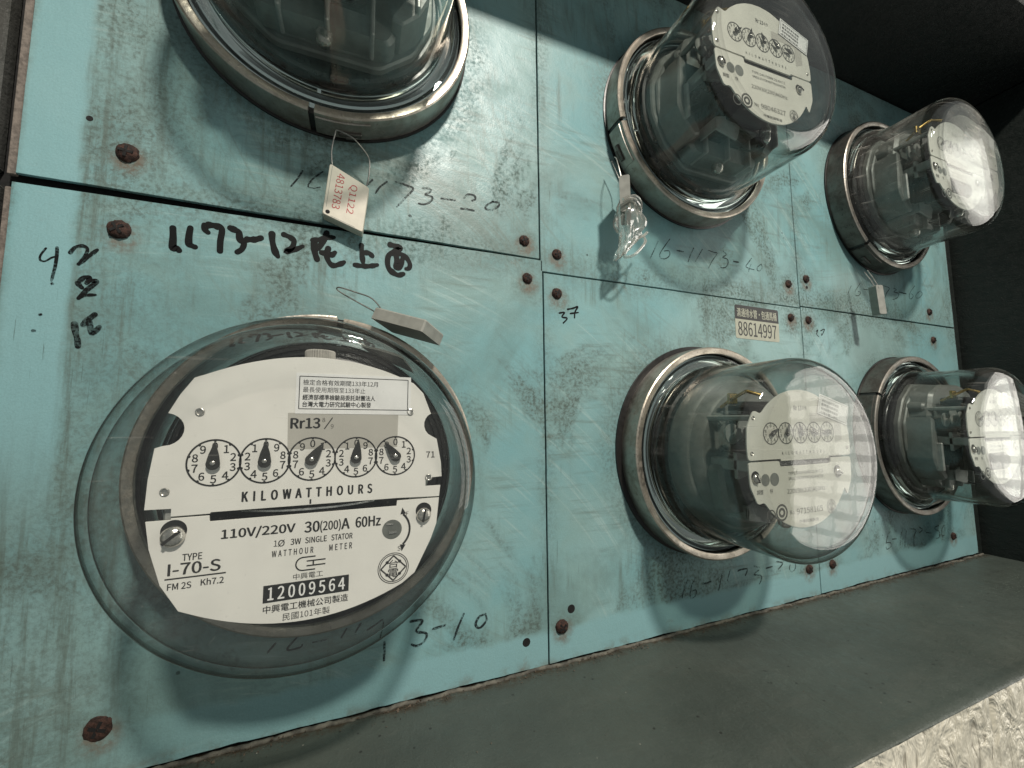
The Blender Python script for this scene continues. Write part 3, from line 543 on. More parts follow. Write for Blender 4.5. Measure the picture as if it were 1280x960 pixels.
def build_glass(parent, rt, H, rc, mat):
    prof, *_ = glass_profile(rt, H, rc)
    b = B(); n = 128; L = len(prof); mis = []
    for k in range(L-1):
        (r0, h0), (r1, h1) = prof[k], prof[k+1]; hm, rm = (h0+h1)/2, (r0+r1)/2
        rimz = (hm > H-rc-.5 and rm > rt-rc*1.02-.0) and not (hm > H-.15 and rm < rt-rc)
        mis.append(1 if hm < 17.5 else (2 if rimz else 0))
    # open the flange bottom loop: close inner last to first
    v = []
    poles = [k for k, (r, h) in enumerate(prof) if r < 1e-6]
    for i in range(n):
        t = 2*PI*i/n
        for r, h in prof: v.append((r*math.cos(t), r*math.sin(t), h))
    f = []; mi = []
    for i in range(n):
        j = (i+1) % n
        for k in range(L):
            k2 = (k+1) % L
            if k in poles and k2 in poles: continue
            m = mis[k] if k < L-1 else 1
            if k in poles: f.append((i*L+k, j*L+k2, i*L+k2))
            elif k2 in poles: f.append((i*L+k, j*L+k, i*L+k2))
            else: f.append((i*L+k, j*L+k, j*L+k2, i*L+k2))
            mi.append(m)
    me = mesh(v, f, 'glass_cover', 50, mi)
    bm = bmesh.new(); bm.from_mesh(me); bmesh.ops.remove_doubles(bm, verts=bm.verts, dist=1e-6); bmesh.ops.recalc_face_normals(bm, faces=bm.faces); bm.to_mesh(me); bm.free()
    return link('glass_cover', me, [mat, 'rim', 'rim4' if mat == 'glass4' else 'rim2'], parent)
RIM = True
def build_ring(parent, gap, dark=False):
    prof = [(89, 0), (89, 17.2), (88.6, 18.6), (87.6, 19.3), (84.2, 19.3), (83.3, 18.8), (83.2, 16.9), (84.6, 16.6), (86.6, 16.2), (87.6, 15), (87.8, 0)]
    mis = [0, 0, 1, 1, 1, 1, 0, 0, 0, 0, 0]
    b = B(); b.lathe(prof, 150, gap+1.1, gap+358.9, mis=mis)
    o = b.done('clamp_ring', ['ring_dark' if dark else 'ring', 'ring' if dark else 'lip'], parent, 32)
    # overlapping strap and screw lug by the gap
    b = B(); b.lathe([(89.1, 3), (89.1, 16.5), (90.0, 16.2), (90.0, 3.2)], 16, gap+1.6, gap+22); b.done('strap', 'ring_dark' if dark else 'ring', o, 32)
    b = B(); a = math.radians(gap+14); m = Matrix.Translation((90*math.cos(a), 90*math.sin(a), 8)) @ Matrix.Rotation(a, 4, 'Z')
    b.box(-.5, 1.6, -7, 7, -1.5, 1.5, 0, m, .5); b.box(.6, 2.2, -3, 4, -3, -1, 0, m, .4); b.done('lug', 'ring_dark', o, 30)
    a = math.radians(gap); m = Matrix.Rotation(a, 4, 'Z')
    b = B(); b.box(84.5, 88.2, -2.2, 2.2, 1, 16.4, 0, m); b.done('gap_plate', 'rubber', o, None)
    return o
def screw_head(parent, x, y, h, r, mat='chrome', seed=1):
    b = B(); m = Matrix.Rotation(seed*.7, 4, 'Z')
    b.lathe([(0, 0), (r, 0), (r, r*.25), (r*.85, r*.5), (r*.45, r*.66), (0, r*.7)], 24)
    b.box(-r*.85, r*.85, -r*.14, r*.14, r*.5, r*.72, 1, m)
    return b.done('screw', [mat, 'dark'], parent, 40, (x, y, h))
def rivet(parent, x, y, h, r=1.6):
    return B().lathe([(r, 0), (r*1.02, .35), (r*.8, .5), (r*.62, .3), (r*.6, .06), (0, .05)], 20).done('rivet', 'chrome', parent, 40, (x, y, h))
def dial(parent, x, y, h, r, ang, cw, big):
    b = B(); lw = r*.035 if big else r*.05
    flat_ring(b, x, y, r-lw, r+lw, h)
    for i in range(10):
        a = math.radians(90-36*i); flat_ring(b, x+math.cos(a)*(r-lw), y+math.sin(a)*(r-lw), 0, r*.055, h+.01, 8)
        dg = str(i if cw else (10-i) % 10); hh = r*(.34 if big else .30)
        put_text(b, dg, x+math.cos(a)*r*.74, y+math.sin(a)*r*.72-hh/2, h, hh, bold=0.02)
    d = b.done('dial', 'print' if big else 'soft', parent, None)
    b = B(); t = math.radians(ang); ca, sa = math.cos(t), math.sin(t)
    pts = [(0, r*.95)]+[(r*.08, r*.72), (r*.2, r*.34)]+[(r*.27*math.cos(math.radians(q)), -r*.04+r*.27*math.sin(math.radians(q))) for q in range(20, -201, -20)]+[(-r*.2, r*.34), (-r*.08, r*.72)]
    pts = [(x+px*ca+py*sa, y-px*sa+py*ca) for px, py in pts]
    b.prism(pts, h+1.3, h+1.7, 0, .15); b.lathe([(0, 0), (r*.10, 0), (r*.10, 2.3), (r*.05, 2.6), (0, 2.65)], 12, c=(x, y, h-.1), mi=1)
    b.done('pointer', ['pointer', 'chrome'], d, 40)
    return d
def emblem(b, x, y, r, h, txt='台電'):
    flat_ring(b, x, y, r*.95, r, h); flat_ring(b, x, y, r*.84, r*.89, h)
    pts = [(x, y+r*.8), (x+r*.8, y), (x, y-r*.8), (x-r*.8, y)]
    for i in range(4): line(b, *pts[i], *pts[(i+1) % 4], r*.09, h)
    for i in range(4):
        mx_, my_ = (pts[i][0]+pts[(i+1) % 4][0])/2, (pts[i][1]+pts[(i+1) % 4][1])/2; flat_ring(b, mx_, my_, 0, r*.11, h+.01, 8)
    put_text(b, txt[0], x, y+r*.03, h, r*.5, r*.62, bold=.01); put_text(b, txt[1], x, y-r*.58, h, r*.56, r*.66, bold=.01)
def arrow_text(b, x, y, s, h):  # the curved F / S adjustment arrow
    p = [(x+s*math.cos(math.radians(a)), y+s*math.sin(math.radians(a))) for a in range(-48, 49, 8)]
    for a, c in zip(p, p[1:]): line(b, *a, *c, s*.10, h)
    for e, dirn in ((p[-1], 1), (p[0], -1)): flat_poly(b, [(e[0]-s*.14, e[1]), (e[0]+s*.14, e[1]+s*.03*dirn), (e[0]-s*.05, e[1]+dirn*s*.34)][::dirn], h+.01)

def clip_under(n_poly): return n_poly
def inside_c(t):
    # black base moulding with steps, and the grey drum behind the plate
    b = B(); b.lathe([(0, 9), (71.8, 9), (71.8, 20), (70.5, 22), (69, 22), (68.6, 20.5), (67.4, 20.5), (67, 24), (65.6, 24), (65.2, 22.5), (64, 22.5), (63.6, 27), (60, 28), (0, 28)], 96); b.done('base', 'black', t, 25)
    b = B(); b.lathe([(54, 28.2), (56, 29), (56, 44), (54, 46), (50, 46.5), (50, 60), (48, 61.5), (0, 61.5)], 72); b.done('drum', 'cast', t, 25)
    b = B()
    for sx in (-1, 1): b.box(sx*47-5, sx*47+5, -12, -4, 45, 70.2, bev=1)
    b.box(-30, 30, 20, 30, 60, 68, bev=1); b.done('bracket', 'castlight', t, 25)
    b = B(); b.lathe([(0, 60), (45, 60), (45, 60.8), (0, 60.8)], 64)
    b = B(); b.lathe([(0, -.4), (49, -.4), (49, .4), (0, .4)], 96, c=(0, -10.6, 22.4), axis='y'); b.done('disc', 'alu', t, 30)
    k = B(); 
    kp = []
    n = 36
    for h in (62, 74.5):
        pass
    prof_r = 6.6; v = []; f = []
    for j, (h, rs) in enumerate(((60, 1), (72.8, 1), (73.6, .93))):
        for i in range(2*n): a = PI*i/n; r = prof_r*rs*(1 if i % 2 else .94); v.append((r*math.cos(a), r*math.sin(a), h))
    L = 2*n
    for j in (0, 1): f += [(j*L+i, j*L+(i+1) % L, (j+1)*L+(i+1) % L, (j+1)*L+i) for i in range(L)]
    f += [tuple(range(2*L, 3*L)), tuple(reversed(range(L)))]
    k.add([(x+1.5, -h+131.5-.0, y+66) if False else (x+1.5, 50+ (h-60)*.8, y+63) for x, y, h in v], f); k.done('knob', 'knob', t, 25)

def plate_c(t):
    h = 72.0
    up = [(-57.2,-6.0),(-56.8,5.5),(-55.4,17.6),(-53.1,18.4)]+[(-53+6.8*math.sin(math.radians(a)), 25-6.6*math.cos(math.radians(a))) for a in range(20, 171, 15)]+[(-51.5,32.2),(-48.3,39),(-43.9,46)]+\
         [(x, 56.5-.0056*x*x) for x in range(-40, 41, 4)]+[(43.9,45.8),(48.6,41)]+[(52.2,31.6)]+\
         [(54.4-5.2*math.sin(math.radians(a)), 25.6+5.8*math.cos(math.radians(a))) for a in range(20, 161, 20)]+[(55.4,18.6),(57.6,7),(58,.2),(50.2,-.2),(50.2,-4),(57.4,-4),(56.8,-9.3),(37.2,-8.7),(-35.8,-8.7),(-36,-9.2),(-48.8,-9.2),(-48.8,-6.2)]
    up = [(x, y) for x, y in up]
    up_o = B().prism(up, h-.9, h, 0, .15).done('name_plate', 'plate', t, 20)
    low = [(-56.6,-10.5),(-48.8,-10.5),(-48.6,-9.9),(-36.2,-9.9),(-36,-12.3),(36.9,-12.3),(37.1,-9.9),(56.8,-9.9),(55.6,-22),(53,-29),(45.6,-43.6)]+[(x, -56.9+.0058*x*x) for x in range(40, -41, -4)]+[(-44.5,-45.5),(-50.8,-35),(-55,-21)]
    # screw holes are open half moons above each screw: cut as notches drawn in black below the heads
    lo_o = B().prism(low, h-.9, h, 0, .15).done('name_plate', 'plate', t, 20)
    z = h+.06
    b = B(); flat_poly(b, [(-9.7, 31.5), (36.9, 31.4), (36.6, 15.3), (-9.3, 15.6)], z); b.done('grey_patch', 'shade', up_o, None)
    b = B(); flat_poly(b, [(-38,-7), (39,-7), (39,-14), (-38,-14)][::-1], h-9); b.done('slot', 'black', lo_o, None)
    # printed lettering, one mesh per line
    def T(par, s, x, y, hh, w=None, mat='print', **k):
        b = B(); put_text(b, s, x, y, z+.02, hh, w, **k); return b.done('lettering', mat, par, None)
    T(up_o, 'Rr13', -8.4, 24.6, 4.6, 11.5, align='l', bold=.045); T(up_o, '8', 4.6, 27.3, 1.9); T(up_o, '9', 8.1, 24.4, 1.9)
    b = B(); line(b, 4.9, 24.2, 8.2, 29.3, .45, z+.02); b.done('lettering', 'print', up_o, None)
    T(up_o, 'KILOWATTHOURS', .3, -5.4, 4.1, 50.8, bold=.05, spacing=1.35)
    T(up_o, '71', 52.4, 9.6, 2.9, 4.1, bold=.015)
    b = B(); line(b, .4, -6.3, .4, -8.3, .7, z+.02); b.done('lettering', 'print', up_o, None)
    T(lo_o, '110V/220V', -31.6, -20.4, 4.6, 26.5, align='l', bold=.032); T(lo_o, '30', -1.4, -20.4, 4.6, 5.7, align='l', bold=.034); T(lo_o, '(200)', 4.7, -21.1, 5.2, 8.2, align='l', bold=.018); T(lo_o, 'A', 13.3, -20.4, 4.6, 3.2, align='l', bold=.034)
    T(lo_o, '60Hz', 19.2, -20.4, 4.6, 10.6, align='l', bold=.034)
    T(lo_o, '1', -12.9, -24.9, 2.5, align='l'); T(lo_o, 'ø', -11.3, -25.2, 2.9, align='l'); T(lo_o, '3W', -6.6, -24.9, 2.5, 3.9, align='l', bold=.022); T(lo_o, 'SINGLE', -1.0, -24.9, 2.5, 8.4, align='l', bold=.022); T(lo_o, 'STATOR', 9.3, -24.9, 2.5, 8.6, align='l', bold=.022)
    T(lo_o, 'WATTHOUR', -13.4, -29.2, 2.6, 15.6, align='l', spacing=1.25, bold=.022); T(lo_o, 'METER', 8.6, -29.2, 2.6, 9.2, align='l', spacing=1.25, bold=.022)
    b = B()   # maker's mark: an open C holding an H
    for a, c in zip(arc(-1.6, -33.4, 2.7, 90, 270, 12), arc(-1.6, -33.4, 2.7, 90, 270, 12)[1:]): line(b, *a, *c, .55, z+.02)
    line(b, -1.7, -30.7, 3.2, -30.7, .55, z+.02); line(b, -1.7, -36.1, 3.2, -36.1, .55, z+.02)
    line(b, -.2, -32.4, 7.2, -32.4, .55, z+.03); line(b, -.2, -34.4, 7.2, -34.4, .55, z+.03); line(b, 2.4, -32.2, 2.4, -34.6, .6, z+.04); b.done('maker_mark', 'print', lo_o, None)
    T(lo_o, '中興電工', .6, -39.6, 2.5, 11.5)
    b = B(); flat_poly(b, [(-16, -40.4), (16.9, -40.4), (16.9, -47.4), (-16, -47.4)], z+.01); b.done('number_bar', 'print', lo_o, None)
    T(lo_o, '12009564', .5, -46.5, 5.2, 29.5, 'white', bold=.02, spacing=1.15)
    T(lo_o, '中興電工機械公司製造', .5, -51.6, 3.1, 32.5, bold=.012); T(lo_o, '民國101年製', .5, -55.6, 3.0, 18)
    T(lo_o, 'TYPE', -40.9, -26.6, 2.6, 6.4, bold=.022); T(lo_o, 'I-70-S', -39.9, -31.8, 4.5, 17, bold=.03)
    b = B(); line(b, -49.3, -33, -29.4, -33, .55, z+.02); b.done('lettering', 'print', lo_o, None)
    T(lo_o, 'FM 2S', -48.3, -37.2, 2.5, 7.6, align='l', bold=.022); T(lo_o, 'Kh7.2', -37.6, -36.9, 2.6, 7.6, align='l', bold=.022)
    b = B(); emblem(b, 35.9, -40.3, 6.9, z+.02); b.done('emblem', 'print', lo_o, None)
    b = B(); arrow_text(b, 33.8, -23.2, 9.2, z+.02); b.done('lettering', 'print', lo_o, None)
    T(lo_o, 'F', 41.8, -17.2, 1.9); T(lo_o, 'S', 38.3, -32.8, 2.1)
    b = B(); flat_ring(b, 35, -22.8, 0, 4.4, z+.01); b.done('window', 'cast', lo_o, None)
    b = B(); b.box(33.6, 37, -24.6, -23.6, z+.02, z+.5); b.box(33, 35, -19.6, -20.9+.1, z+.02, z+.4) if False else b.box(32.4, 35.4, -20.6, -19.9, z+.02, z+.4); b.done('slider', 'chrome', lo_o, None)
    for i, (x, y) in enumerate(((-47.4, -15.2), (49.4, -15.8))):
        b = B(); flat_ring(b, x, y+.4, 0, 4.3 if i == 0 else 3.7, z+.01); b.done('screw_hole', 'dark', lo_o, None)
        screw_head(lo_o, x, y-1.6, z+.1, 4.0 if i == 0 else 3.4, seed=i+1)
    for x, y in ((-41.3, 31.9), (-51.1, .5), (42.5, 31.8), (51.6, .1)): rivet(up_o, x, y, h)
    for i, (x, a, cw) in enumerate(((-35.5, 2, 1), (-17.4, 1, 0), (.5, 33, 1), (18.6, 6, 0), (35.8, -36, 1))): dial(t, x, 11.2, h+.13, 9.25 if i < 3 else 8.9, a, cw, True)
    # certification sticker
    b = B(); b.prism([(-7, 49.3), (42.6, 48.6), (42.5, 30.4), (-7, 31.2)][::-1], h+.08, h+.2, 0); s = b.done('sticker', 'white', t, None); s['label'] = 'white certification sticker with four lines of characters'
    b = B(); zz = h+.24; q = [(-5.6, 47.8), (41.2, 47.2), (41.1, 32.6), (-5.6, 33.3)]
    for i in range(4): line(b, *q[i], *q[(i+1) % 4], .35, zz)
    for s_, y, w_, bl in (('檢定合格有效期間133年12月', 43.9, 31.5, .005), ('最長使用期限至133年止', 40.6, 26, .0), ('經濟部標準檢驗局委託財團法人', 37.2, 30.4, .02), ('台灣大電力研究試驗中心製發', 34.1, 28.6, .02)):
        put_text(b, s_, -4.2, y, zz, 2.5, w_, 'l', bold=bl, rot=-.6)
    b.done('lettering', 'print', s, None)

def rounded_poly(q, r=3, n=4):
    out = []; m = len(q)
    for i in range(m):
        p = Vector(q[i]); a = Vector(q[i-1]); c = Vector(q[(i+1) % m]); rr = min(r, (a-p).length*.45, (c-p).length*.45)
        s = p+(a-p).normalized()*rr; e = p+(c-p).normalized()*rr
        for j in range(n+1): u = j/n; w_ = s*(1-u)**2+p*2*u*(1-u)+e*u*u; out.append((w_.x, w_.y))
    return out
def plate_round(t, h, serial, rot=0, plain=False, mat='plate2'):
    up = rounded_poly([(-51,2),(-53,12),(-52,26),(-44,36)], 3)[:0]
    arcp = [(a*1.0, 0) for a in ()]
    U = [(-52.5, .4)]+[(-53, 10), (-52, 22), (-45, 33)]+[(50*math.sin(math.radians(a)), 47.5*math.cos(math.radians(a))) for a in range(-50, 51, 10)]+[(46, 31), (52, 20), (53, 8), (52.5, .4), (28, .4), (28, -1.0), (-22, -1.0), (-22, .4)]
    Lw = [(-52.5, -.8), (-23.5, -.8), (-23.5, -4.6), (29.5, -4.6), (29.5, -.8), (52.5, -.8), (52, -16), (46, -28)]+[(49*math.sin(math.radians(a)), -46.5*math.cos(math.radians(a))) for a in range(62, -63, -9)]+[(-46, -28), (-52, -16)]
    u = B().prism(rounded_poly(U, 2.4, 3), h-.9, h, 0, .15).done('name_plate', mat, t, 20); l = B().prism(rounded_poly(Lw, 2.4, 3), h-.9, h, 0, .15).done('name_plate', mat, t, 20)
    B().box(-23, 29, -4.4, -1.2, h-4, h-1.4).done('slot', 'black', l, None)
    z = h+.06
    def T(par, s, x, y, hh, w=None, m='print', **k):
        b = B(); put_text(b, s, x, y, z+.02, hh, w, **k); b.done('lettering', m, par, None)
    for i, (x, a, cw) in enumerate(((-30, 60, 1), (-15.5, 15, 0), (-1, -20, 1), (13.5, -50, 0), (28, -80, 1))): dial(t, x, 17.5, h+.13, 7.1, a, cw, False)
    T(u, 'Rr 13', -2, 33, 3.2, 8, bold=.02); T(u, '8/9', 5, 33, 3)
    T(u, 'KILOWATTHOURS', 1.5, 3.0, 2.2, 44, spacing=1.6, bold=.01)
    b = B(); flat_poly(b, [(10, 31), (40, 31), (44, 22), (44, 12), (36, 9), (36, 24.8), (10, 24.8)], z); b.done('grey_patch', 'shade', u, None)
    T(l, 'TYPE D4S FORM 2S Kh7.2', 2, -10.5, 2.1, 36); T(l, 'SINGLE STATOR WATTHOUR METER', 2, -14, 1.9, 36)
    T(l, '220V30(200)A60Hz', 1.5, -23.6, 4, 39); T(l, serial, 3.5, -37, 3.9, 27); T(l, 'No', -14.5, -36.6, 2.8)
    T(l, '中華民國製造', 2, -43, 2.2, 20); T(l, '調整', -43.5, -21.5, 3, 6); T(l, '快', -33, -21.5, 3, 3)
    b = B(); emblem(b, 26.5, -34.8, 5, z+.02); b.done('emblem', 'soft', l, None); b = B(); flat_ring(b, -24.5, -34.5, 4.2, 5.6, z+.02); flat_ring(b, -24.5, -34.5, 1.5, 3.2, z+.02)
    flat_ring(b, -34.5, -36, 3.4, 4.3, z+.02) ; b.done('emblem', 'soft', l, None)
    b = B(); flat_ring(b, -29.4, -12.6, 0, 4.3, z+.01); flat_poly(b, arc(-38, -12.6, 4, 0, 360, 20)[:-1], z+.01); b.done('window', 'cast', l, None)
    for i, (x, y) in enumerate(((-47, -10), (36, -10))):
        b = B(); flat_ring(b, x, y, 0, 3.7, z+.01, 24); b.done('screw_hole', 'dark', l, None); screw_head(l, x, y-1.2, z+.1, 3.1, seed=i+3)
    for x, y in ((-46, 28), (-49, 5), (46, 26), (49, 6)): rivet(u, x, y, h, 1.3)
    b = B(); b.prism([(22, 45), (54, 36), (50, 22), (18, 31)][::-1], h+.4, h+.55, 0); s = b.done('sticker', 'white', t, None)
    b = B(); zz = h+.6
    q = [(23, 43.6), (52.6, 35.4), (49.4, 23.4), (19.6, 31.6)]
    for i in range(4): line(b, *q[i], *q[(i+1) % 4], .3, zz)
    for i, s_ in enumerate(('檢定合格有效期間', '最長使用期限至', '經濟部標準檢驗局', '台灣大電力研究')): put_text(b, s_, 23.6-i*.8, 39.6-i*2.9, zz, 2, 19, 'l', rot=-15.7, bold=.01)
    b.done('lettering', 'soft', s, None)
    for o in [c for c in t.children if c.name.split('.')[0] in ('name_plate', 'dial', 'sticker')]:
        o.rotation_euler[1] = math.radians(-rot)
def inside_round(t, h, var=0):
    b = B(); b.lathe([(0, 9), (72, 9), (72, 17), (70, 19), (68.5, 19), (68, 16.5), (66.5, 16.5), (66, 21), (64, 22), (0, 22)], 96); b.done('base', 'black', t, 25)
    boss = [(35, 52), (145, 52), (215, 52), (325, 52)]
    if var == 0:
        B().lathe([(0, 22.2), (61, 22.2), (62.5, 25), (62.5, 34), (61.5, 37), (59, 39.5), (57, 40), (55.5, 44), (52, 47.5), (46, 49), (0, 49)], 72).done('casting', 'cast', t, 28)
        B().prism(rounded_poly([(-44, -40), (44, -40), (50, -8), (34, 4), (-34, 4), (-50, -8)], 5), 48.5, 60, 0, 3).done('body', 'cast', t, 28)
        for a, r in boss: B().lathe([(0, 45), (5.2, 45), (4.8, 52), (3.6, 54), (2.2, 53.5), (1.8, 51), (0, 51)], 20, c=(r*.9*math.cos(math.radians(a)), r*.9*math.sin(math.radians(a)), 0)).done('boss', 'cast', t, 28)
        top = 60
    else:
        oc = [(63*math.cos(math.radians(a)), 63*math.sin(math.radians(a))) for a in (12, 38, 62, 118, 142, 168, 192, 218, 243, 297, 322, 348)]
        b = B(); b.prism(rounded_poly(oc, 4, 3), 22.2, 27, 0, 1.2); b.prism(rounded_poly([(x*.93, y*.93) for x, y in oc], 4, 3), 27, 29.5, 0, 1); b.done('casting', 'cast', t, 24)
        # open frame standing on the casting: two cheeks, ribs, a bridge and a foot block
        for sx in (-1, 1):
            q = [(sx*56, -22), (sx*50, -34), (sx*40, -44), (sx*34, -42), (sx*40, -32), (sx*47, -18), (sx*47, 16), (sx*53, 20)]
            B().prism(rounded_poly(q[::-sx], 1.5, 2), 29, 50, 0, 1.5).done('cheek', 'cast', t, 28)
            b = B(); b.box(sx*49-1.3, sx*49+1.3, -34, -6, 29, 54, bev=.8); b.done('rib', 'castlight', t, 28)
        B().prism(rounded_poly([(-34, -52), (34, -52), (38, -44), (26, -38), (-26, -38), (-38, -44)], 3), 29, 43, 0, 2.5).done('foot_block', 'cast', t, 28)
        B().prism(rounded_poly([(-48, 18), (48, 18), (40, 44), (20, 54), (-20, 54), (-40, 44)], 4), 29, 46, 0, 3).done('bridge', 'cast', t, 28)
        for x in (-24, 0, 24): B().box(x-1.2, x+1.2, -53, -30, 29, 47, bev=.8).done('rib', 'castlight', t, 28)
        for a, r in boss: B().lathe([(0, 29), (6, 29), (5.4, 40), (4, 42), (2.4, 41.6), (2, 39), (0, 39)], 20, c=(r*math.cos(math.radians(a)), r*math.sin(math.radians(a)), 0)).done('boss', 'cast', t, 28)
        # driving magnet: stack of steel sheets with a copper winding
        b = B()
        for i in range(9): b.box(-20+i*.05, 20-i*.05, -34, -8, 32+i*3, 34.6+i*3)
        b.done('laminations', 'ring_dark', t, None)
        B().box(-14, 14, -30, -12, 30, 62, bev=2.5).done('coil', 'coil', t, 28)
        top = 58
    B().box(-26, 26, 8, 40, 37, top+4, bev=3).done('coil', 'coil', t, 28)
    B().lathe([(0, -17), (11, -17), (11.5, -15), (11.5, 15), (11, 17), (0, 17)], 32, c=(-2, -24, top+8), axis='x').done('coil', 'coil', t, 28)
    for sx in (-1, 1):
        # bent steel arm that carries the plate
        b = B(); b.box(sx*43-3, sx*43+3, -8, 0, 34, h-1, bev=1); b.done('arm', 'castlight', t, 28)
        B().prism(rounded_poly([(sx*26, -9), (sx*46, -14), (sx*46, 5), (sx*32, 1)][::sx], 2), h-16, h-13.5, 0, .5).done('arm', 'castlight', t, 28)
        B().box(sx*43-2, sx*43+2, 26, 30, 34, h-1, bev=1).done('arm', 'castlight', t, 28)
    # braking magnet: a dark horseshoe beside the disc
    b = B(); b.box(20, 40, -16, -9, h-34, h-10, bev=1.5); b.box(20, 40, 2, 9, h-34, h-10, bev=1.5); b.box(34, 41, -16, 9, h-34, h-10, bev=1.5); b.done('magnet', 'ring_dark', t, 28)
    B().lathe([(0, -.4), (44, -.4), (44, .4), (0, .4)], 96, c=(0, -3.2, h-46), axis='y').done('disc', 'alu', t, 30)
    B().lathe([(0, -20), (1.3, -20), (1.3, 34), (0, 34)], 12, c=(0, 0, h-46), axis='y').done('spindle', 'chrome', t, 30)
    B().box(-50, -16, 5, 33, h-24, h-3, bev=2.5).done('register_cover', 'glass', t, 28)
    B().box(-14, 36, 6, 34, h-22, h-3, bev=2.5).done('register', 'coil', t, 28)
    for i in range(3): B().lathe([(0, 0), (7, 0), (7, 1), (1.2, 1), (1.2, 5), (4, 5), (4, 6), (0, 6)], 24, c=(-43+10*i, 17+(i % 2)*4, h-19+(i % 3)*2)).done('gear', 'castlight', t, 28)
    scr = [(0, 0), (2.4, .4), (4.2, 2.2), (4.6, 4.2), (4.6, 10), (5.4, 10.5), (5.4, 14), (4, 15), (4, 24), (0, 24)]
    B().lathe(scr, 24, c=(-2, -60 if var else -50, 36 if var else 70), axis='y').done('adjusting_screw', 'chrome', t, 30)
    B().lathe([(r*.7, y*.8) for r, y in scr], 20, c=(20, -46, top+6), axis='y').done('adjusting_screw', 'chrome', t, 30)
    b = B(); b.tube([(-34, 36, 50), (-36, 42, 62), (-30, 47, 68), (-24, 44, 74)], 1.3); b.box(-37, -29, 38, 46, 58, 60, bev=.5); b.done('clip', 'brass', t, 28)
    # bent bracket with bright edges under the plate
    b = B(); b.prism(rounded_poly([(-30, -44), (-8, -48), (-4, -36), (-16, -30), (-30, -34)], 1.5, 2), h-22, h-20.6, 0, .3); b.box(-30, -28.6, -44, -34, h-36, h-20.6, bev=.4); b.done('bracket', 'castlight', t, 28)
    b = B(); b.tube(smooth_line([(6, -44, h-30), (12, -50, h-24), (20, -46, h-18), (26, -38, h-22), (28, -30, h-30)], 4), .8, 6); b.done('lead', 'coil', t, 40)

def meter(key, label, gap, rt, H, rc, plate_h, serial=None, rot=0, dark=False, glass='glass', hole=(0, 0)):
    x, y = METERS[key]
    t = empty('electricity_meter', (x, y, 0), label, 'electricity meter', 'round glass electricity meters on the blue sheets')
    B().lathe([(0, .3), (90.5, .3), (90.5, 1.4), (90, 1.6), (0, 1.6)], 96).done('gasket', 'rubber', t, 30, (hole[0], hole[1], 0))
    build_ring(t, gap, dark)
    B().lathe([(72.6, 2), (86, 2), (86, 9), (82.6, 10.6), (73, 10.6)], 96).done('seat_ring', 'rubber', t, 30)
    if key == 'C': inside_c(t); plate_c(t)
    else: inside_round(t, plate_h, 0 if key == 'D' else 1); plate_round(t, plate_h, serial, rot)
    build_glass(t, rt, H, rc, glass)
    return t
meter('C', 'nearest meter, its big cream face with five dials and number 12009564 seen straight on', 85, 72.6, 90, 10, 72, glass='glass4')
meter('D', 'glass-domed meter under the telephone number sticker, striped reflections on its right side', -62, 70, 97, 14, 84, '97158165', 0, hole=(-3.5, 1.5), glass='glass3')
meter('B', 'tilted-looking glass meter with plastic-wrapped seal hanging from its ring', -166.6, 72, 93, 13, 81, '98046327', 3)
meter('A', 'meter cropped by the top edge, white seal with red numbers hanging below it', -96.2, 72, 93, 13, 81, '98046331')
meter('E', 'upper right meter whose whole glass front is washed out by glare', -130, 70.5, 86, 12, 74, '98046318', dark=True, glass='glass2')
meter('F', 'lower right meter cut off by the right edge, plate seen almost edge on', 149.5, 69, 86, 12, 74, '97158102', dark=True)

# ---------------------------------------------------------------- seals
def slab(b, o, a, bb, c, mi=0, bev=.12):
    o, a, bb, c = map(Vector, (o, a, bb, c)); m = Matrix((a.normalized(), bb.normalized(), c.normalized())).transposed().to_4x4(); m.translation = o
    b.box(0, a.length, 0, bb.length, 0, c.length, mi, m, min(a.length, bb.length, c.length)*bev)
# A: tag facing the camera
t = empty('seal_tag', (-26, 178, 4), 'ivory plastic seal with red numbers hanging under the cropped top meter', 'seal', 'seals hanging from the meter rings')
q = [(-36.9, 171.9), (-13.4, 160.6), (-16.6, 129.9), (-40.3, 138.2)]
b = B(); b.prism(rounded_poly([(x+26, y-178) for x, y in q], 1.6, 3)[::-1], -1.5, 6, 0, .5); body = b.done('body', 'tag', t, 25)
b = B()
def qp(u, v): # u along the top edge, v downwards
    a, c, d, e = [Vector(p) for p in q]; p = (a*(1-u)+c*u)*(1-v)+(e*(1-u)+d*u)*v; return p.x+26, p.y-178
for u0, v0, u1, v1 in ((.07, .03, .07, .84), (.2, .97, .8, .97)): line(b, *qp(u0, v0), *qp(u1, v1), .28, 6.05)
b.done('groove', 'tagside', body, None); b = B(); flat_ring(b, *qp(.12, .92), 0, 1.3, 6.07, 16); b.done('hole', 'dark', body, None)
b = B(); put_text(b, 'Q1122', *qp(.52, .17), 6.08, 5.0, 19.5, 'l', rot=-97); put_text(b, '4813783', *qp(.21, .10), 6.08, 4.6, 23.5, 'l', rot=-97); b.done('lettering', 'red', body, None)
W3 = lambda *p: [(x+26, y-178, z-4) for x, y, z in p]
b = B(); b.tube(smooth_line(W3((-35.6, 171, 8), (-36.2, 180, 10), (-34.4, 190, 12), (-33, 192.5, 13), (-26, 190, 14), (-22, 187.5, 14), (-15.5, 181, 13), (-13.6, 176, 12), (-14.2, 166, 9), (-16, 161, 7)), 4), .42); b.done('wire', 'wire', t, 40)
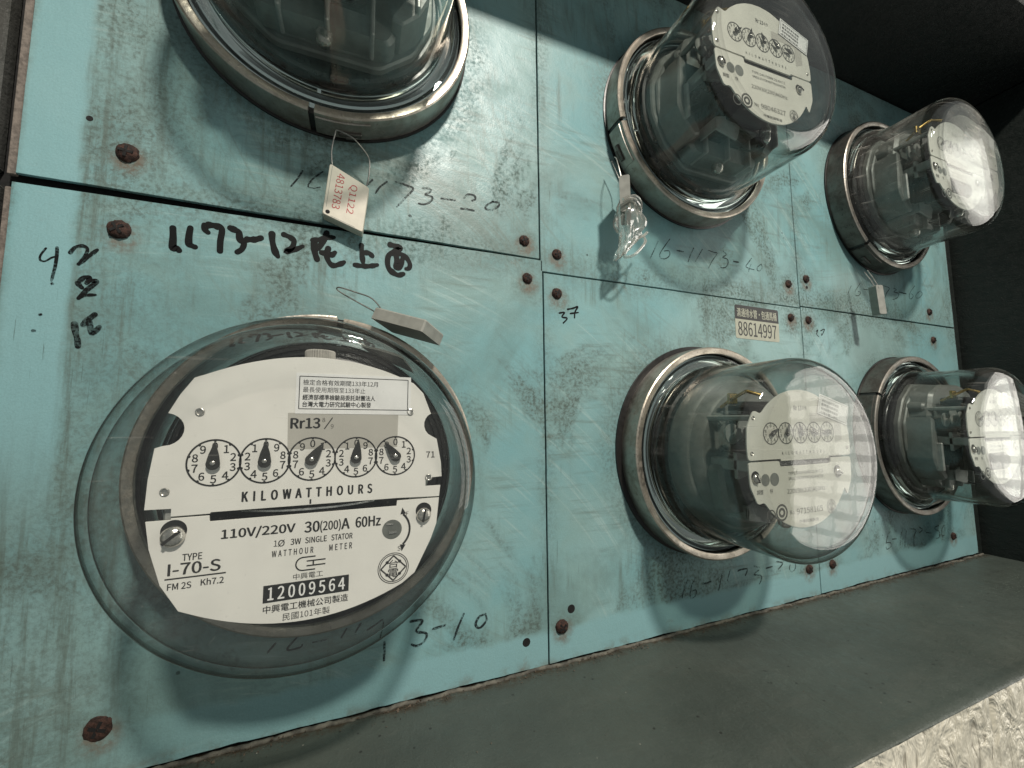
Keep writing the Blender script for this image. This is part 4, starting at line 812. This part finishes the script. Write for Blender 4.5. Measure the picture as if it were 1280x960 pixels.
# C: block on top of the ring
t = empty('seal_tag', (-5, 80, 22), 'grey block seal lying on top of the nearest meter ring', 'seal', 'seals hanging from the meter rings')
b = B(); slab(b, (-6.1, -9.2, 5.8), (26.5, -11, 22.6), (13.8, -4.1, -18.2), (2.5, 6.8, .4)); b.done('body', 'tagside', t, 25)
b = B(); b.tube(smooth_line([(2, -7, 7), (-5, 1.5, 7.5), (-14, 5.5, 4), (-23.5, 8.2, 2), (-24, 7, -1), (-14, 1, 1), (-5, -4, 3), (4, -9, 3)], 4), .42); b.done('wire', 'wire', t, 40)
# B: edge-on block wrapped in film
t = empty('seal_tag', (176, 205, 20), 'seal block wrapped in crumpled clear plastic beside the upper middle meter', 'seal', 'seals hanging from the meter rings')
b = B(); slab(b, (-8.2, -6.5, 8), (6.3, 0, 4.9), (.4, -29, 0), (14.6, 0, -18.9)); b.done('body', 'tagside', t, 25)
b = B(); b.tube(smooth_line([(-4.2, -7, 6), (-5, 4, 4), (-4, 14, 0), (-1, 20, -6)], 4), .42); b.tube(smooth_line([(6, -7, -6), (5, 4, -9), (-2, 18, -9)], 4), .42); b.done('wire', 'wire', t, 40)
b = B(); n1, n2 = 40, 44; v = []
rr = random.Random(3)
for j in range(n1+1):
    u = j/n1; y = -24-u*47
    w_ = (6.0+7*math.sin(min(1, u*1.6)*PI*.5))*(1-max(0, u-.45)/.56*.93); dp = 5+4*math.sin(u*PI)
    cx = -1+7*math.sin(u*PI)-7*u; cz = 6-3*u
    for i in range(n2):
        a = 2*PI*i/n2; k = 1+.5*mn.noise(Vector((math.cos(a)*1.6, math.sin(a)*1.6, u*2.2)))+.5*abs(mn.noise(Vector((math.cos(a)*3.2, math.sin(a)*3.2, u*4))))-.25
        v.append((cx+w_*math.cos(a)*k+1.2*mn.noise(Vector((u*5, 2, 1))), y+1.0*mn.noise(Vector((math.cos(a)*2, u*4, 5))), cz+dp*math.sin(a)*k))
f = [(j*n2+i, j*n2+(i+1) % n2, (j+1)*n2+(i+1) % n2, (j+1)*n2+i) for j in range(n1) for i in range(n2)]
b.add(v, f); b.tube(smooth_line([(-8, -28, 12), (0, -25.5, 15), (8, -27, 12), (12, -33, 6), (6, -31, 13), (-2, -28, 15), (-8, -30, 12)], 5), 1.5)
b.tube(smooth_line([(24, -43, 0), (18, -48, 2), (8, -54, 6), (-2, -64, 8), (-4, -70, 6), (4, -68, 8), (16, -56, 6), (19, -49, 2)], 5), 1.1)
b.done('plastic_wrap', 'film', t, 28)
# E
t = empty('seal_tag', (500, 150, 20), 'small grey block seal hanging under the glare-washed upper right meter', 'seal', 'seals hanging from the meter rings')
b = B(); slab(b, (-7, 0, 8), (7.5, 0, 2.4), (3, -31, 0), (3, 0, -9)); b.done('body', 'tagside', t, 25)
b = B(); b.tube([(-4, -3, 9), (-6, 8, 6), (-7, 18, 2)], .5); b.tube([(-1, -3, 5), (-3, 8, 2), (-5, 18, -2)], .5); b.done('wire', 'wire', t, 40)
